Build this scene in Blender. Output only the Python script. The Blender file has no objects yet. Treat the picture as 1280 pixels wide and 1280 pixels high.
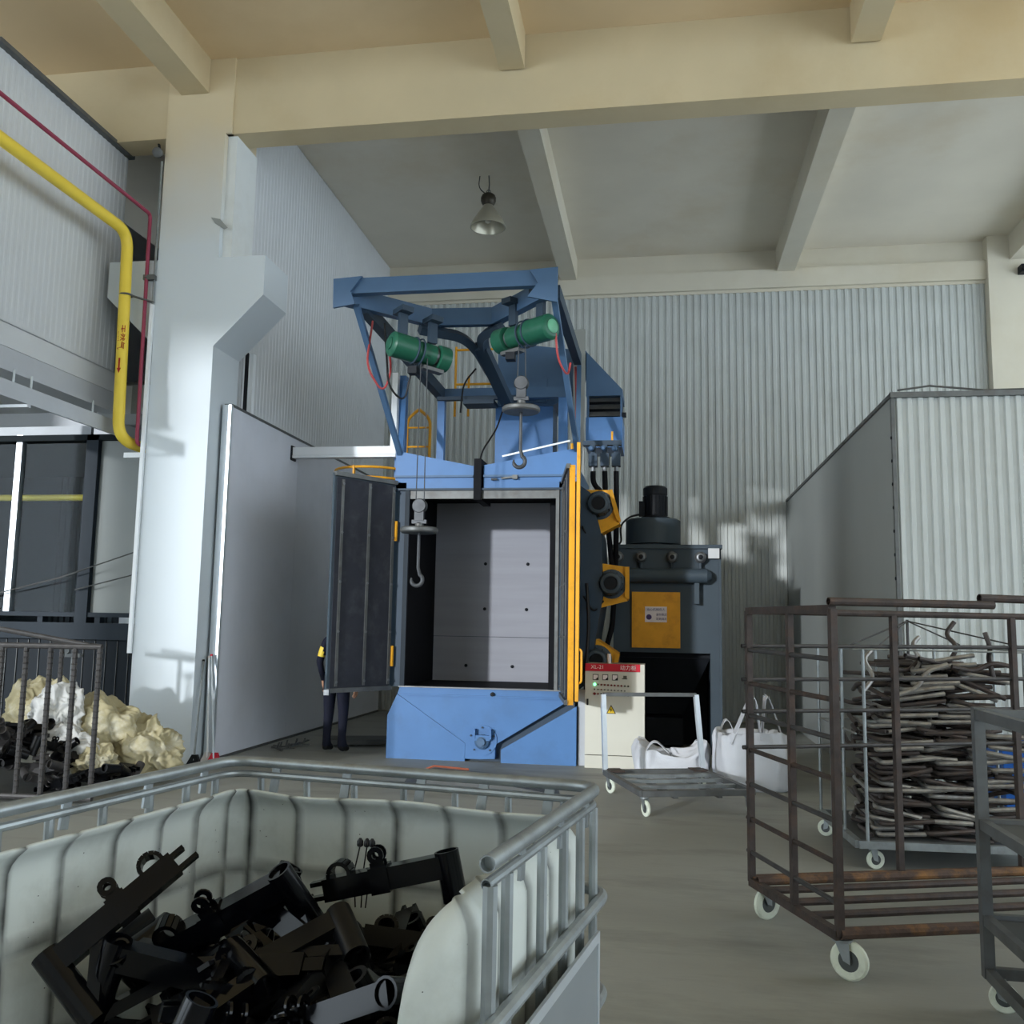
import bpy, bmesh, math, random
from mathutils import Vector, Matrix, noise as mnoise
V = Vector
random.seed(7)
sc = bpy.context.scene
C = sc.collection

# ------------------------------------------------------------------ camera
cam_d = bpy.data.cameras.new('camera')
cam = bpy.data.objects.new('camera', cam_d); C.objects.link(cam)
yaw, pitch, roll = map(math.radians, (9.2, 6.9, 1.0))
fwd = V((-math.sin(yaw)*math.cos(pitch), math.cos(yaw)*math.cos(pitch), math.sin(pitch)))
rgt = V((math.cos(yaw), math.sin(yaw), 0)); upv = rgt.cross(fwd)
r2 = rgt*math.cos(roll) + upv*math.sin(roll); u2 = -rgt*math.sin(roll) + upv*math.cos(roll)
cam.matrix_world = Matrix(((r2.x, u2.x, -fwd.x, 0), (r2.y, u2.y, -fwd.y, 0), (r2.z, u2.z, -fwd.z, 1.6), (0, 0, 0, 1)))
cam_d.sensor_width = 36; cam_d.lens = 1160/1280*36; cam_d.clip_end = 200
sc.camera = cam

# ------------------------------------------------------------------ sky, sun, exposure
w = bpy.data.worlds.new('world'); sc.world = w; w.use_nodes = True
bg = w.node_tree.nodes['Background']
bg.inputs[0].default_value = (0.78, 0.90, 1.0, 1); bg.inputs[1].default_value = 3.9
sun_d = bpy.data.lights.new('sun', 'SUN'); sun_d.energy = 2.5; sun_d.angle = math.radians(2.0); sun_d.color = (0.93, 0.97, 1.0)
sun = bpy.data.objects.new('sun', sun_d); C.objects.link(sun)
sun.rotation_euler = V((0.49, 1, -0.153)).to_track_quat('-Z', 'Y').to_euler()
sun.location = (-8, -20, 8)
sc.view_settings.view_transform = 'Standard'; sc.view_settings.look = 'None'
sc.view_settings.exposure = 0.0; sc.view_settings.gamma = 1.0; sc.view_settings.use_curve_mapping = False

# ------------------------------------------------------------------ materials
def S(r, g, b):
    f = lambda c: (c/255/12.92) if c/255 <= .04045 else ((c/255+.055)/1.055)**2.4
    return (f(r), f(g), f(b))
MATS = {}
def mat(name, rgb, rough=.5, metal=0., var=.10, scale=3., bump=0., bscale=30., stain=None, samt=.5, sscale=2.5, stretch=None,
        emit=0., trans=0., spec=.28, coat=0.):
    m = bpy.data.materials.new(name); m.use_nodes = True; nt = m.node_tree; N = nt.nodes; L = nt.links
    p = N['Principled BSDF']
    c = S(*rgb)
    tc = N.new('ShaderNodeTexCoord'); src = tc.outputs['Object']
    if stretch:
        mp = N.new('ShaderNodeMapping'); mp.inputs['Scale'].default_value = stretch
        L.new(src, mp.inputs['Vector']); src = mp.outputs[0]
    n = N.new('ShaderNodeTexNoise'); n.inputs['Scale'].default_value = scale; n.inputs['Detail'].default_value = 6
    L.new(src, n.inputs['Vector'])
    r = N.new('ShaderNodeValToRGB'); r.color_ramp.elements[0].position = .3; r.color_ramp.elements[1].position = .7
    r.color_ramp.elements[0].color = tuple(x*(1-var) for x in c)+(1,)
    r.color_ramp.elements[1].color = tuple(min(1, x*(1+var)) for x in c)+(1,)
    L.new(n.outputs['Fac'], r.inputs[0]); out = r.outputs[0]
    if stain:
        n2 = N.new('ShaderNodeTexNoise'); n2.inputs['Scale'].default_value = sscale; n2.inputs['Detail'].default_value = 8
        n2.inputs['Roughness'].default_value = .65
        L.new(src, n2.inputs['Vector'])
        r3 = N.new('ShaderNodeValToRGB'); r3.color_ramp.elements[0].position = .5; r3.color_ramp.elements[1].position = .72
        r3.color_ramp.elements[1].color = (samt, samt, samt, 1)
        L.new(n2.outputs['Fac'], r3.inputs[0])
        mx = N.new('ShaderNodeMix'); mx.data_type = 'RGBA'
        L.new(r3.outputs[0], mx.inputs[0]); L.new(out, mx.inputs[6]); mx.inputs[7].default_value = S(*stain)+(1,)
        out = mx.outputs[2]
    L.new(out, p.inputs['Base Color'])
    p.inputs['Roughness'].default_value = rough; p.inputs['Metallic'].default_value = metal
    p.inputs['Specular IOR Level'].default_value = spec
    p.inputs['Coat Weight'].default_value = coat
    if bump:
        n3 = N.new('ShaderNodeTexNoise'); n3.inputs['Scale'].default_value = bscale; n3.inputs['Detail'].default_value = 4
        L.new(src, n3.inputs['Vector'])
        b = N.new('ShaderNodeBump'); b.inputs['Strength'].default_value = bump; b.inputs['Distance'].default_value = .02
        L.new(n3.outputs['Fac'], b.inputs['Height']); L.new(b.outputs[0], p.inputs['Normal'])
    if emit:
        p.inputs['Emission Color'].default_value = c+(1,); p.inputs['Emission Strength'].default_value = emit
    if trans:
        t = N.new('ShaderNodeBsdfTranslucent'); L.new(out, t.inputs[0])
        ms = N.new('ShaderNodeMixShader'); ms.inputs[0].default_value = trans
        L.new(p.outputs[0], ms.inputs[1]); L.new(t.outputs[0], ms.inputs[2]); L.new(ms.outputs[0], N['Material Output'].inputs[0])
    MATS[name] = m
    return m
mat('concrete_floor', (150, 151, 145), .55, var=.10, scale=.9, bump=.08, bscale=25, stain=(108, 109, 104), samt=.8, sscale=.9, stretch=(.55, 1.7, 1))  # stains stretched into streaks that paint in the soft floor shadows
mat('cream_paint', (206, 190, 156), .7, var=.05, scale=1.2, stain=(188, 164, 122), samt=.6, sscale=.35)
mat('partition_paint', (216, 219, 228), .45, var=.03, scale=1.2, stain=(196, 198, 204), samt=.4, sscale=1.)
mat('cream_light', (212, 206, 190), .7, var=.04, scale=1.2, stain=(198, 184, 154), samt=.5, sscale=.35)
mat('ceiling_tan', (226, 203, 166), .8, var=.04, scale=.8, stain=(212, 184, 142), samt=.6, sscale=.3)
mat('white_paint', (222, 226, 226), .6, var=.03, scale=2., bump=.03, bscale=12, stain=(196, 196, 190), samt=.4, sscale=1.4)
mat('ceiling_paint', (226, 219, 204), .8, var=.05, scale=.8, stain=(206, 188, 156), samt=.6, sscale=.3)
mat('cladding_grey', (196, 200, 198), .42, .0, var=.04, scale=2., stain=(170, 172, 166), samt=.4, sscale=.8)
mat('cladding_white', (206, 209, 212), .45, var=.03, scale=2.)
mat('panel_grey', (186, 190, 196), .45, var=.03, scale=1.2, stain=(164, 166, 170), samt=.4, sscale=1.)
mat('panel_dark', (150, 154, 152), .5, var=.04, scale=1.)
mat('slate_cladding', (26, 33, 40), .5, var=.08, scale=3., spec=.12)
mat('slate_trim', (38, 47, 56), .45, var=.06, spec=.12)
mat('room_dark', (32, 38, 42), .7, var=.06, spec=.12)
mat('aluminium', (205, 212, 218), .35, .6, var=.08, scale=5)
mat('trunking_white', (238, 242, 246), .4, var=.02)
mat('blue_paint', (78, 120, 172), .42, var=.06, scale=2.5, stain=(72, 102, 140), samt=.4, sscale=3.)
mat('blue_grey_paint', (76, 104, 136), .45, var=.08, scale=2.5)
mat('dark_blue_paint', (52, 68, 84), .5, var=.08, scale=2.5)
mat('collector_paint', (64, 76, 86), .5, var=.08, scale=2.5)
mat('black_paint', (30, 33, 38), .5, var=.15, scale=4, spec=.12)
mat('rubber_dark', (54, 56, 64), .62, var=.10, scale=5, stain=(90, 92, 96), samt=.35, sscale=4., spec=.12)
mat('rubber_black', (22, 23, 27), .7, var=.1, spec=.12)
mat('liner_steel', (158, 159, 168), .4, .0, var=.05, scale=2., stretch=(.4, 1, 6), spec=.12)
mat('liner_shadow', (58, 60, 64), .6, .0, var=.08)
mat('steel_bare', (112, 115, 118), .42, .6, var=.15, scale=8)
mat('hook_steel', (78, 80, 83), .5, .6, var=.2, scale=9)
mat('steel_galv', (150, 156, 158), .42, .65, var=.18, scale=9, stain=(104, 104, 102), samt=.5, sscale=7.)
mat('steel_dull', (104, 106, 106), .5, .5, var=.15, scale=8, stain=(84, 72, 62), samt=.4, sscale=9.)
mat('yellow_paint', (232, 166, 42), .45, var=.08, scale=4, stain=(180, 122, 36), samt=.5, sscale=6.)
mat('gas_yellow', (244, 214, 80), .4, var=.04)
mat('pipe_red', (150, 62, 84), .5, var=.06)
mat('hoist_green', (34, 90, 70), .35, var=.10, scale=5, stain=(28, 66, 54), samt=.5, sscale=6.)
mat('hoist_green_light', (96, 158, 128), .4, var=.10, scale=5)
mat('rust_brown', (68, 60, 57), .6, .25, var=.25, scale=14, stain=(92, 68, 54), samt=.6, sscale=9., bump=.15, bscale=60)
mat('rust_orange', (84, 68, 60), .75, .1, var=.25, scale=14, stain=(158, 112, 60), samt=.7, sscale=8., bump=.2, bscale=60)
mat('rod_dark', (74, 72, 72), .5, .35, var=.2, scale=12)
mat('tube_steel', (150, 148, 145), .3, .55, var=.25, scale=6, stain=(96, 84, 76), samt=.6, sscale=7.)
mat('tube_dark', (74, 68, 66), .45, .4, var=.3, scale=6, stain=(78, 58, 48), samt=.6, sscale=7.)
mat('wheel_cream', (216, 222, 206), .5, var=.06, scale=20, stain=(150, 150, 140), samt=.5, sscale=12.)
mat('wheel_hub', (84, 88, 88), .5, .3)
mat('tote_plastic', (214, 219, 214), .42, var=.05, scale=3., stain=(168, 170, 160), samt=.55, sscale=3.2, trans=.22)
mat('tote_plate', (150, 156, 160), .4, .5, var=.08, scale=3)
mat('black_gloss', (5, 6, 10), .16, .0, var=.3, scale=5, spec=.3)
mat('black_satin', (10, 11, 14), .34, .0, var=.3, scale=5)
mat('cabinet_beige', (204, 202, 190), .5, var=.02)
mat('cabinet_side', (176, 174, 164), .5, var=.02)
mat('sign_red', (196, 38, 56), .5, var=.04)
mat('print_white', (236, 226, 226), .6, var=.02)
mat('print_red', (176, 48, 36), .6, var=.05)
mat('print_purple', (78, 62, 110), .6, var=.05)
mat('print_black', (24, 24, 24), .6, var=.05)
mat('warning_yellow', (222, 184, 40), .5, var=.04)
mat('button_red', (126, 46, 42), .4, var=.1)
mat('button_grey', (92, 92, 84), .4, var=.1)
mat('lamp_green', (120, 255, 170), .4, emit=3.0)
mat('bag_white', (208, 211, 218), .75, var=.03, scale=6, bump=.12, bscale=70, trans=.12)
mat('tarp_yellow', (178, 168, 134), .7, var=.14, scale=5, stain=(206, 204, 192), samt=.8, sscale=5.)
mat('tarp_white', (200, 200, 198), .7, var=.05, scale=5, stain=(180, 176, 162), samt=.5, sscale=4.)
mat('bin_blue', (30, 92, 176), .4, var=.06)
mat('bin_green', (60, 134, 120), .4, var=.06)
mat('fluoro_steel', (178, 174, 158), .3, .5, var=.1)
mat('lamp_dark', (62, 58, 50), .4, .4)
mat('bulb_glass', (232, 230, 220), .2, var=.02)
mat('navy_cloth', (24, 27, 44), .8, var=.15, scale=12)
mat('skin', (196, 150, 122), .55, var=.05)
mat('hair', (20, 18, 18), .5, var=.1)
mat('shoe', (20, 20, 22), .5, var=.1)
mat('orange_edge', (150, 84, 62), .55, var=.1)
mat('plate_dark', (84, 86, 86), .55, .2, var=.15, scale=4)
mat('cable_black', (26, 26, 28), .5)
mat('cable_red', (172, 70, 70), .5)
mat('handle_red', (196, 44, 62), .5)
g = bpy.data.materials.new('window_glass'); g.use_nodes = True
_p = g.node_tree.nodes['Principled BSDF']; _p.inputs['Base Color'].default_value = (.75, .82, .86, 1); _p.inputs['Roughness'].default_value = .04
_p.inputs['Transmission Weight'].default_value = 1.0; _p.inputs['IOR'].default_value = 1.22; MATS['window_glass'] = g
# column: white paint, turning cream towards the beam, edge broken by noise
def column_material():
    m = bpy.data.materials.new('column_paint'); m.use_nodes = True; nt = m.node_tree; N = nt.nodes; L = nt.links; p = N['Principled BSDF']
    tc = N.new('ShaderNodeTexCoord'); sep = N.new('ShaderNodeSeparateXYZ'); L.new(tc.outputs['Object'], sep.inputs[0])
    n = N.new('ShaderNodeTexNoise'); n.inputs['Scale'].default_value = 1.1; n.inputs['Detail'].default_value = 6; L.new(tc.outputs['Object'], n.inputs['Vector'])
    a = N.new('ShaderNodeMath'); a.operation = 'MULTIPLY_ADD'; a.inputs[1].default_value = 1.2; L.new(n.outputs['Fac'], a.inputs[0]); L.new(sep.outputs[2], a.inputs[2])
    mr = N.new('ShaderNodeMapRange'); mr.inputs['From Min'].default_value = 6.5; mr.inputs['From Max'].default_value = 8.3; L.new(a.outputs[0], mr.inputs['Value'])
    mx = N.new('ShaderNodeMix'); mx.data_type = 'RGBA'; L.new(mr.outputs[0], mx.inputs[0])
    mx.inputs[6].default_value = S(208, 216, 222)+(1,); mx.inputs[7].default_value = S(216, 200, 166)+(1,)
    L.new(mx.outputs[2], p.inputs['Base Color']); p.inputs['Roughness'].default_value = .6
    MATS['column_paint'] = m
column_material()

# ------------------------------------------------------------------ mesh helpers
W = {}
def frame(t, ref=None):
    t = t.normalized()
    r = V(ref) if ref else (V((0, 0, 1)) if abs(t.z) < .95 else V((1, 0, 0)))
    s = t.cross(r)
    if s.length < 1e-6: s = t.cross(V((0, 1, 0)))
    s.normalize(); return s, s.cross(t).normalized()
class MB:
    def __init__(s): s.v = []; s.f = []
    def add(s, vs, fs):
        o = len(s.v); s.v += [V(x) for x in vs]; s.f += [tuple(i+o for i in q) for q in fs]; return s
    def box(s, x0, x1, y0, y1, z0, z1):
        return s.add([(x0,y0,z0),(x1,y0,z0),(x1,y1,z0),(x0,y1,z0),(x0,y0,z1),(x1,y0,z1),(x1,y1,z1),(x0,y1,z1)],
                     [(0,3,2,1),(4,5,6,7),(0,1,5,4),(1,2,6,5),(2,3,7,6),(3,0,4,7)])
    def bar(s, p, q, w, h=None, up=None):
        p, q = V(p), V(q); h = h or w; a, b = frame(q-p, up)
        vs = []
        for e in (p, q):
            for i, j in ((-1,-1),(1,-1),(1,1),(-1,1)): vs.append(e+a*(i*w/2)+b*(j*h/2))
        return s.add(vs, [(3,2,1,0),(4,5,6,7),(0,1,5,4),(1,2,6,5),(2,3,7,6),(3,0,4,7)])
    def tube(s, pts, r, n=8, closed=False, hollow=0.):
        pts = [V(p) for p in pts]; m = len(pts); rings = []; a = b = None
        for i, p in enumerate(pts):
            if closed: t = (pts[(i+1) % m]-p).normalized()+(p-pts[i-1]).normalized()
            elif i == 0: t = pts[1]-p
            elif i == m-1: t = p-pts[i-1]
            else: t = (pts[i+1]-p).normalized()+(p-pts[i-1]).normalized()
            if t.length < 1e-6: t = pts[min(i+1, m-1)]-pts[max(i-1, 0)]
            t.normalize()
            if a is None: a, b = frame(t)
            else:
                a = a-t*a.dot(t)
                if a.length < 1e-5: a, b = frame(t)
                else: a.normalize()
            b = t.cross(a)
            rr = r[i] if isinstance(r, (list, tuple)) else r
            rings.append([p+a*(math.cos(2*math.pi*j/n)*rr)+b*(math.sin(2*math.pi*j/n)*rr) for j in range(n)])
        o = len(s.v)
        for R in rings: s.v += R
        for i in range(m if closed else m-1):
            i2 = (i+1) % m
            for j in range(n):
                j2 = (j+1) % n; s.f.append((o+i*n+j, o+i*n+j2, o+i2*n+j2, o+i2*n+j))
        if not closed:
            for i, rev in ((0, True), (m-1, False)):
                if hollow:
                    cpt = pts[i]; q = pts[1] if i == 0 else pts[m-2]; dirv = (q-cpt).normalized()*hollow
                    o2 = len(s.v)
                    inner = [cpt+(x-cpt)*.82 for x in rings[i]]; deep = [x+dirv for x in inner]
                    s.v += inner+deep
                    for j in range(n):
                        j2 = (j+1) % n; A, B = o+i*n+j, o+i*n+j2
                        q1 = (A, B, o2+j2, o2+j); q2 = (o2+j, o2+j2, o2+n+j2, o2+n+j)
                        s.f += [q1, q2]
                    s.f.append(tuple(o2+n+j for j in range(n)))
                else:
                    cap = tuple(o+i*n+j for j in range(n)); s.f.append(cap[::-1] if rev else cap)
        return s
    def cyl(s, p, q, r, n=16): return s.tube([p, q], r, n)
    def lathe(s, o, axis, prof, n=24):
        o = V(o); t = V(axis).normalized(); a, b = frame(t); base = len(s.v); m = len(prof)
        for r, h in prof:
            for j in range(n):
                an = 2*math.pi*j/n; s.v.append(o+t*h+a*(math.cos(an)*r)+b*(math.sin(an)*r))
        for i in range(m-1):
            for j in range(n):
                j2 = (j+1) % n; s.f.append((base+i*n+j, base+i*n+j2, base+(i+1)*n+j2, base+(i+1)*n+j))
        if prof[0] == prof[-1]: return s
        if prof[0][0] > 1e-4: s.f.append(tuple(base+j for j in range(n))[::-1])
        if prof[-1][0] > 1e-4: s.f.append(tuple(base+(m-1)*n+j for j in range(n)))
        return s
    def prism(s, poly, ext):
        poly = [V(p) for p in poly]; ext = V(ext); n = len(poly)
        nn = V((0, 0, 0))
        for i in range(n): nn += poly[i].cross(poly[(i+1) % n])
        if nn.dot(ext) > 0: poly = poly[::-1]
        return s.add(poly+[p+ext for p in poly], [tuple(range(n)), tuple(range(2*n-1, n-1, -1))] +
                     [(i, n+i, n+(i+1) % n, (i+1) % n) for i in range(n)])
    def xz(s, pts, y0, y1): return s.prism([(x, y0, z) for x, z in pts], (0, y1-y0, 0))
    def ring(s, c, axis, R, r, n=24, k=8):
        a, b = frame(V(axis)); c = V(c)
        return s.tube([c+a*(math.cos(2*math.pi*i/n)*R)+b*(math.sin(2*math.pi*i/n)*R) for i in range(n)], r, k, closed=True)
    def build(s, name, m, parent=None, local=False, smooth=35, origin=None):
        me = bpy.data.meshes.new(name); vs = s.v
        o = bpy.data.objects.new(name, me)
        if parent is not None:
            if not local:
                inv = W[parent].inverted(); vs = [inv @ p for p in vs]
            o.parent = parent; W[o] = W[parent].copy()
        else:
            if origin is None:
                xs = [p.x for p in vs]; ys = [p.y for p in vs]; zs = [p.z for p in vs]
                origin = V(((min(xs)+max(xs))/2, (min(ys)+max(ys))/2, min(zs)))
            origin = V(origin); o.location = origin; W[o] = Matrix.Translation(origin)
            vs = [p-origin for p in vs]
        me.from_pydata([tuple(p) for p in vs], [], s.f); me.update()
        bm = bmesh.new(); bm.from_mesh(me); bmesh.ops.recalc_face_normals(bm, faces=bm.faces[:]); bm.to_mesh(me); bm.free()
        if smooth:
            me.shade_smooth(); me.set_sharp_from_angle(angle=math.radians(smooth))
        me.materials.append(MATS[m] if isinstance(m, str) else m)
        C.objects.link(o); return o
def tag(o, label=None, cat=None, group=None, kind=None):
    if label: o['label'] = label
    if cat: o['category'] = cat
    if group: o['group'] = group
    if kind: o['kind'] = kind
    return o
def thing(name, label, cat, loc=(0,0,0), rotz=0., group=None, rot=None):
    o = bpy.data.objects.new(name, None); C.objects.link(o); o.empty_display_size = .1
    o.location = loc
    if rot is not None: o.rotation_mode = 'QUATERNION'; o.rotation_quaternion = rot; R = rot.to_matrix().to_4x4()
    else: o.rotation_euler = (0, 0, rotz); R = Matrix.Rotation(rotz, 4, 'Z')
    W[o] = Matrix.Translation(V(loc)) @ R
    return tag(o, label, cat, group)
def struct(o): o['kind'] = 'structure'; return o
def copy_tree(o, parent=None):
    c = o.copy(); C.objects.link(c); c.parent = parent
    for ch in o.children: copy_tree(ch, c)
    return c
def instance(src, loc, parent, name=None):
    c = src.copy(); C.objects.link(c); c.parent = parent; c.location = loc; return c
def text(body, size, loc, xdir, ydir, m, parent, name='lettering', depth=.002):
    cu = bpy.data.curves.new(name, 'FONT'); cu.body = body; cu.size = size; cu.extrude = depth; cu.align_x = 'CENTER'; cu.align_y = 'CENTER'
    o = bpy.data.objects.new(name, cu); C.objects.link(o)
    x = V(xdir).normalized(); y = V(ydir).normalized(); z = x.cross(y)
    Mw = Matrix(((x.x, y.x, z.x, loc[0]), (x.y, y.y, z.y, loc[1]), (x.z, y.z, z.z, loc[2]), (0, 0, 0, 1)))
    dg = bpy.context.evaluated_depsgraph_get()
    me = bpy.data.meshes.new_from_object(o.evaluated_get(dg)); bpy.data.objects.remove(o)
    o = bpy.data.objects.new(name, me); C.objects.link(o)
    o.parent = parent; o.matrix_local = W[parent].inverted() @ Mw
    me.materials.clear(); me.materials.append(MATS[m]); return o
def arc(c, a, b, R, t0, t1, n):
    c, a, b = V(c), V(a), V(b)
    return [c+a*(R*math.cos(t0+(t1-t0)*i/n))+b*(R*math.sin(t0+(t1-t0)*i/n)) for i in range(n+1)]
def bend(pts, R, n=5):
    """round the corners of a polyline"""
    pts = [V(p) for p in pts]; out = [pts[0]]
    for i in range(1, len(pts)-1):
        p, q, r = pts[i-1], pts[i], pts[i+1]
        d0 = (p-q); d1 = (r-q); k = min(R, d0.length*.49, d1.length*.49)
        A = q+d0.normalized()*k; B = q+d1.normalized()*k
        for j in range(n+1):
            t = j/n; out.append(A*(1-t)**2+q*(2*t*(1-t))+B*t*t)
    out.append(pts[-1]); return out

def corrugated(name, m, parent, origin, udir, ndir, width, z0, z1, pitch, depth, duty=.5):
    """one profiled sheet: trapezoid ribs running up the wall, bent from one plate"""
    u, n = V(udir), V(ndir); prof = []
    k = int(round(width/pitch)); pitch = width/k
    for i in range(k):
        x = i*pitch
        prof += [(x, 0), (x+pitch*(1-duty)*.5, 0), (x+pitch*(1-duty)*.5+pitch*.12, depth), (x+pitch*(1-duty)*.5+pitch*duty, depth), (x+pitch*(1-duty)*.5+pitch*(duty+.12), 0)]
    prof.append((width, 0))
    b = MB(); vs = []
    for x, d in prof:
        p = V(origin)+u*x+n*d
        vs += [(p.x, p.y, z0), (p.x, p.y, z1)]
    b.add(vs, [(2*i, 2*i+2, 2*i+3, 2*i+1) for i in range(len(prof)-1)])
    return b.build(name, m, parent, smooth=0)

# ================================================================== THE BUILDING
fl = struct(MB().box(-17, 12, -8, 18, -.2, 0).build('floor', 'concrete_floor', origin=(0, 0, 0)))
ce = struct(MB().box(-17, 12, -8, 10.1, 8.39, 8.6).build('ceiling', 'ceiling_tan', origin=(0, 0, 8.39)))
struct(MB().box(-17, 12, 10.1, 18, 8.39, 8.6).build('ceiling_rear_bay', 'ceiling_paint', origin=(0, 10.1, 8.39)))
# wall behind the machine: cream masonry with profiled sheets up to 7.62 m
wb = struct(MB().box(-5.4, 12, 16.62, 16.9, 0, 8.39).build('wall_back', 'cream_light', origin=(0, 16.6, 0)))
sh = corrugated('cladding_sheet', 'cladding_grey', wb, (-5.2, 16.61, 0), (1, 0, 0), (0, -1, 0), 1.0, .02, 7.62, .125, .028)
for i in range(1, 15):
    instance(sh, (i*1.0, 0, 0), wb)
MB().box(-5.2, 10, 16.57, 16.63, 7.61, 7.66).build('sheet_cap', 'cream_light', wb)
# left wall of the rear bay
wl = struct(MB().box(-5.4, -5.17, 10.6, 16.62, 0, 8.39).build('wall_left', 'cladding_white', origin=(-5.2, 10.6, 0)))
s2 = corrugated('cladding_sheet', 'cladding_white', wl, (-5.16, 10.62, 0), (0, 1, 0), (1, 0, 0), 1.0, .02, 8.38, .1, .006)
for i in range(1, 6): instance(s2, (0, i*1.0, 0), wl)
# beams
struct(MB().box(-14, 12, 9.9, 10.25, 7.42, 8.395).build('ceiling_beam', 'cream_paint'))
def rafter(x0, x1, y0, y1, m='cream_paint'):
    struct(MB().box(x0, x1, y0, y1, 7.95, 8.395).build('ceiling_rafter', m))
for x0, x1 in ((-5.78, -5.42), (-1.83, -1.54), (2.05, 2.36)):
    rafter(x0, x1, -7.6, 9.865)
for x0, x1 in ((-1.83, -1.54), (2.05, 2.36), (5.9, 6.2)):
    rafter(x0, x1, 10.25, 16.62, 'cream_light')
struct(MB().box(5.55, 6.6, 16.4, 16.62, 0, 8.39).build('wall_back_pier', 'cream_light'))
struct(MB().box(-5.17, 5.55, 16.5, 16.62, 7.66, 8.0).build('trim_1', 'cream_light'))
# column with corbels
cb = MB()
x0, x1, y0, y1 = -5.95, -5.18, 9.87, 10.55
cb.xz([(x0, 0), (x1, 0), (x1, 4.78), (-4.59, 5.38), (-4.59, 5.86), (x1, 5.86), (x1, 7.42), (-5.1, 7.42), (-5.1, 8.39), (x0, 8.39), (x0, 5.86), (-6.58, 5.86), (-6.58, 5.42), (x0, 4.82)], y0, y1)
colm = struct(cb.build('column', 'column_paint', origin=(-5.56, 10.2, 0)))
MB().xz([(-5.19, 5.87), (-5.06, 5.87), (-5.06, 7.42), (-5.19, 7.42)], 9.95, 10.5).build('chipped_patch', 'white_paint', colm)
MB().prism([(-5.3, 9.865, 6.36), (-5.18, 9.865, 6.33), (-5.08, 9.865, 6.22), (-5.12, 9.865, 6.20), (-5.24, 9.865, 6.28)], (0, -.006, 0)).build('plaster_smear', 'panel_dark', colm)
# unseen walls around the camera, added with openings placed to shape the daylight
wf = MB()
wf.box(-17, -14.6, -8.3, -8, 0, 8.39); wf.box(-7.9, 6.6, -8.3, -8, 0, 8.39); wf.box(-14.6, -7.9, -8.3, -8, 7.55, 8.39)
wf.box(6.6, 12, -8.3, -8, 0, .6); wf.box(6.6, 12, -8.3, -8, 8.0, 8.39)
for x in (6.7, 9.3, 11.8): wf.box(x-.12, x+.12, -8.3, -8, .6, 8.0)
struct(wf.build('wall_front_unseen', 'white_paint', origin=(0, -8, 0)))
wr = MB(); wr.box(11.9, 12.2, -8, 16.9, 0, .6); wr.box(11.9, 12.2, -8, 16.9, 7.9, 8.39)
for y in (-8, -4, 0, 4, 8, 12, 16.5): wr.box(11.9, 12.2, y, y+.35, .6, 7.9)
struct(wr.build('wall_right_unseen', 'white_paint', origin=(12, 0, 0)))
wl2 = MB(); wl2.box(-17.2, -17, -8.3, 18, 0, .6); wl2.box(-17.2, -17, -8.3, 18, 7.9, 8.39)
wl2.box(-17.2, -17, 5, 18, .6, 7.9)
for y in (-8.3, -2, 4.7): wl2.box(-17.2, -17, y, y+.35, .6, 7.9)
struct(wl2.build('wall_far_left_unseen', 'white_paint', origin=(-17, 0, 0)))
struct(MB().box(-17, -5.4, 16.0, 16.3, 0, 8.39).build('wall_back_left', 'panel_grey', origin=(-11, 16, 0)))

# raised insulated tunnel on the left: wall of white sheets with flashings
ul = struct(MB().box(-8.6, -6.72, 7.85, 10.3, 4.12, 7.41).box(-8.6, -7.85, 10.3, 15.8, 4.6, 7.41).build('wall_upper_left', 'panel_grey', origin=(-7, 7.85, 4.1)))
s3 = corrugated('cladding_sheet', 'cladding_white', ul, (-6.7, 7.85, 0), (0, 1, 0), (1, 0, 0), .81, 4.62, 7.40, .095, .005)
for i in range(1, 3): instance(s3, (0, i*.81, 0), ul)
MB().box(-6.72, -6.675, 7.85, 10.3, 4.36, 4.60).build('flashing', 'cladding_white', ul)
MB().box(-6.72, -6.66, 7.85, 10.3, 4.12, 4.35).build('flashing', 'panel_grey', ul)
MB().box(-6.76, -6.62, 7.85, 10.3, 7.40, 7.45).build('top_angle', 'steel_dull', ul)
MB().box(-6.80, -6.60, 7.85, 10.3, 4.09, 4.125).build('bottom_angle', 'panel_grey', ul)
# hanging channel under it
hc = thing('hanging_channel', 'pale steel channel hung from rods below the raised white wall', 'channel', (-6.55, 8, 3.7))
MB().box(-6.60, -6.42, 7.9, 12.6, 3.90, 3.93).box(-6.45, -6.42, 7.9, 12.6, 3.76, 3.90).box(-6.60, -6.57, 7.9, 12.6, 3.82, 3.90).build('channel', 'panel_grey', hc)
for y in (8.35, 8.62, 9.7):
    MB().cyl((-6.55, y, 3.9), (-6.55, y, 4.11), .012, 6).build('hanger_rod', 'aluminium', hc)
MB().bar((-6.9, 8.35, 3.72), (-6.35, 8.35, 3.72), .05, .03).build('cross_bar', 'panel_grey', hc)
# pale duct box beyond the wall end
db = thing('duct_box', 'short white boxed duct between raised wall and column', 'duct', (-6.75, 10.75, 4.14))
MB().box(-7.1, -6.3, 10.6, 11.2, 4.16, 4.53).build('casing', 'cladding_white', db)
MB().box(-7.14, -6.28, 10.56, 11.22, 4.53, 4.56).build('lid', 'steel_dull', db)
MB().box(-6.62, -6.54, 10.585, 10.6, 4.16, 4.53).build('joint_strip', 'panel_dark', db)
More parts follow.
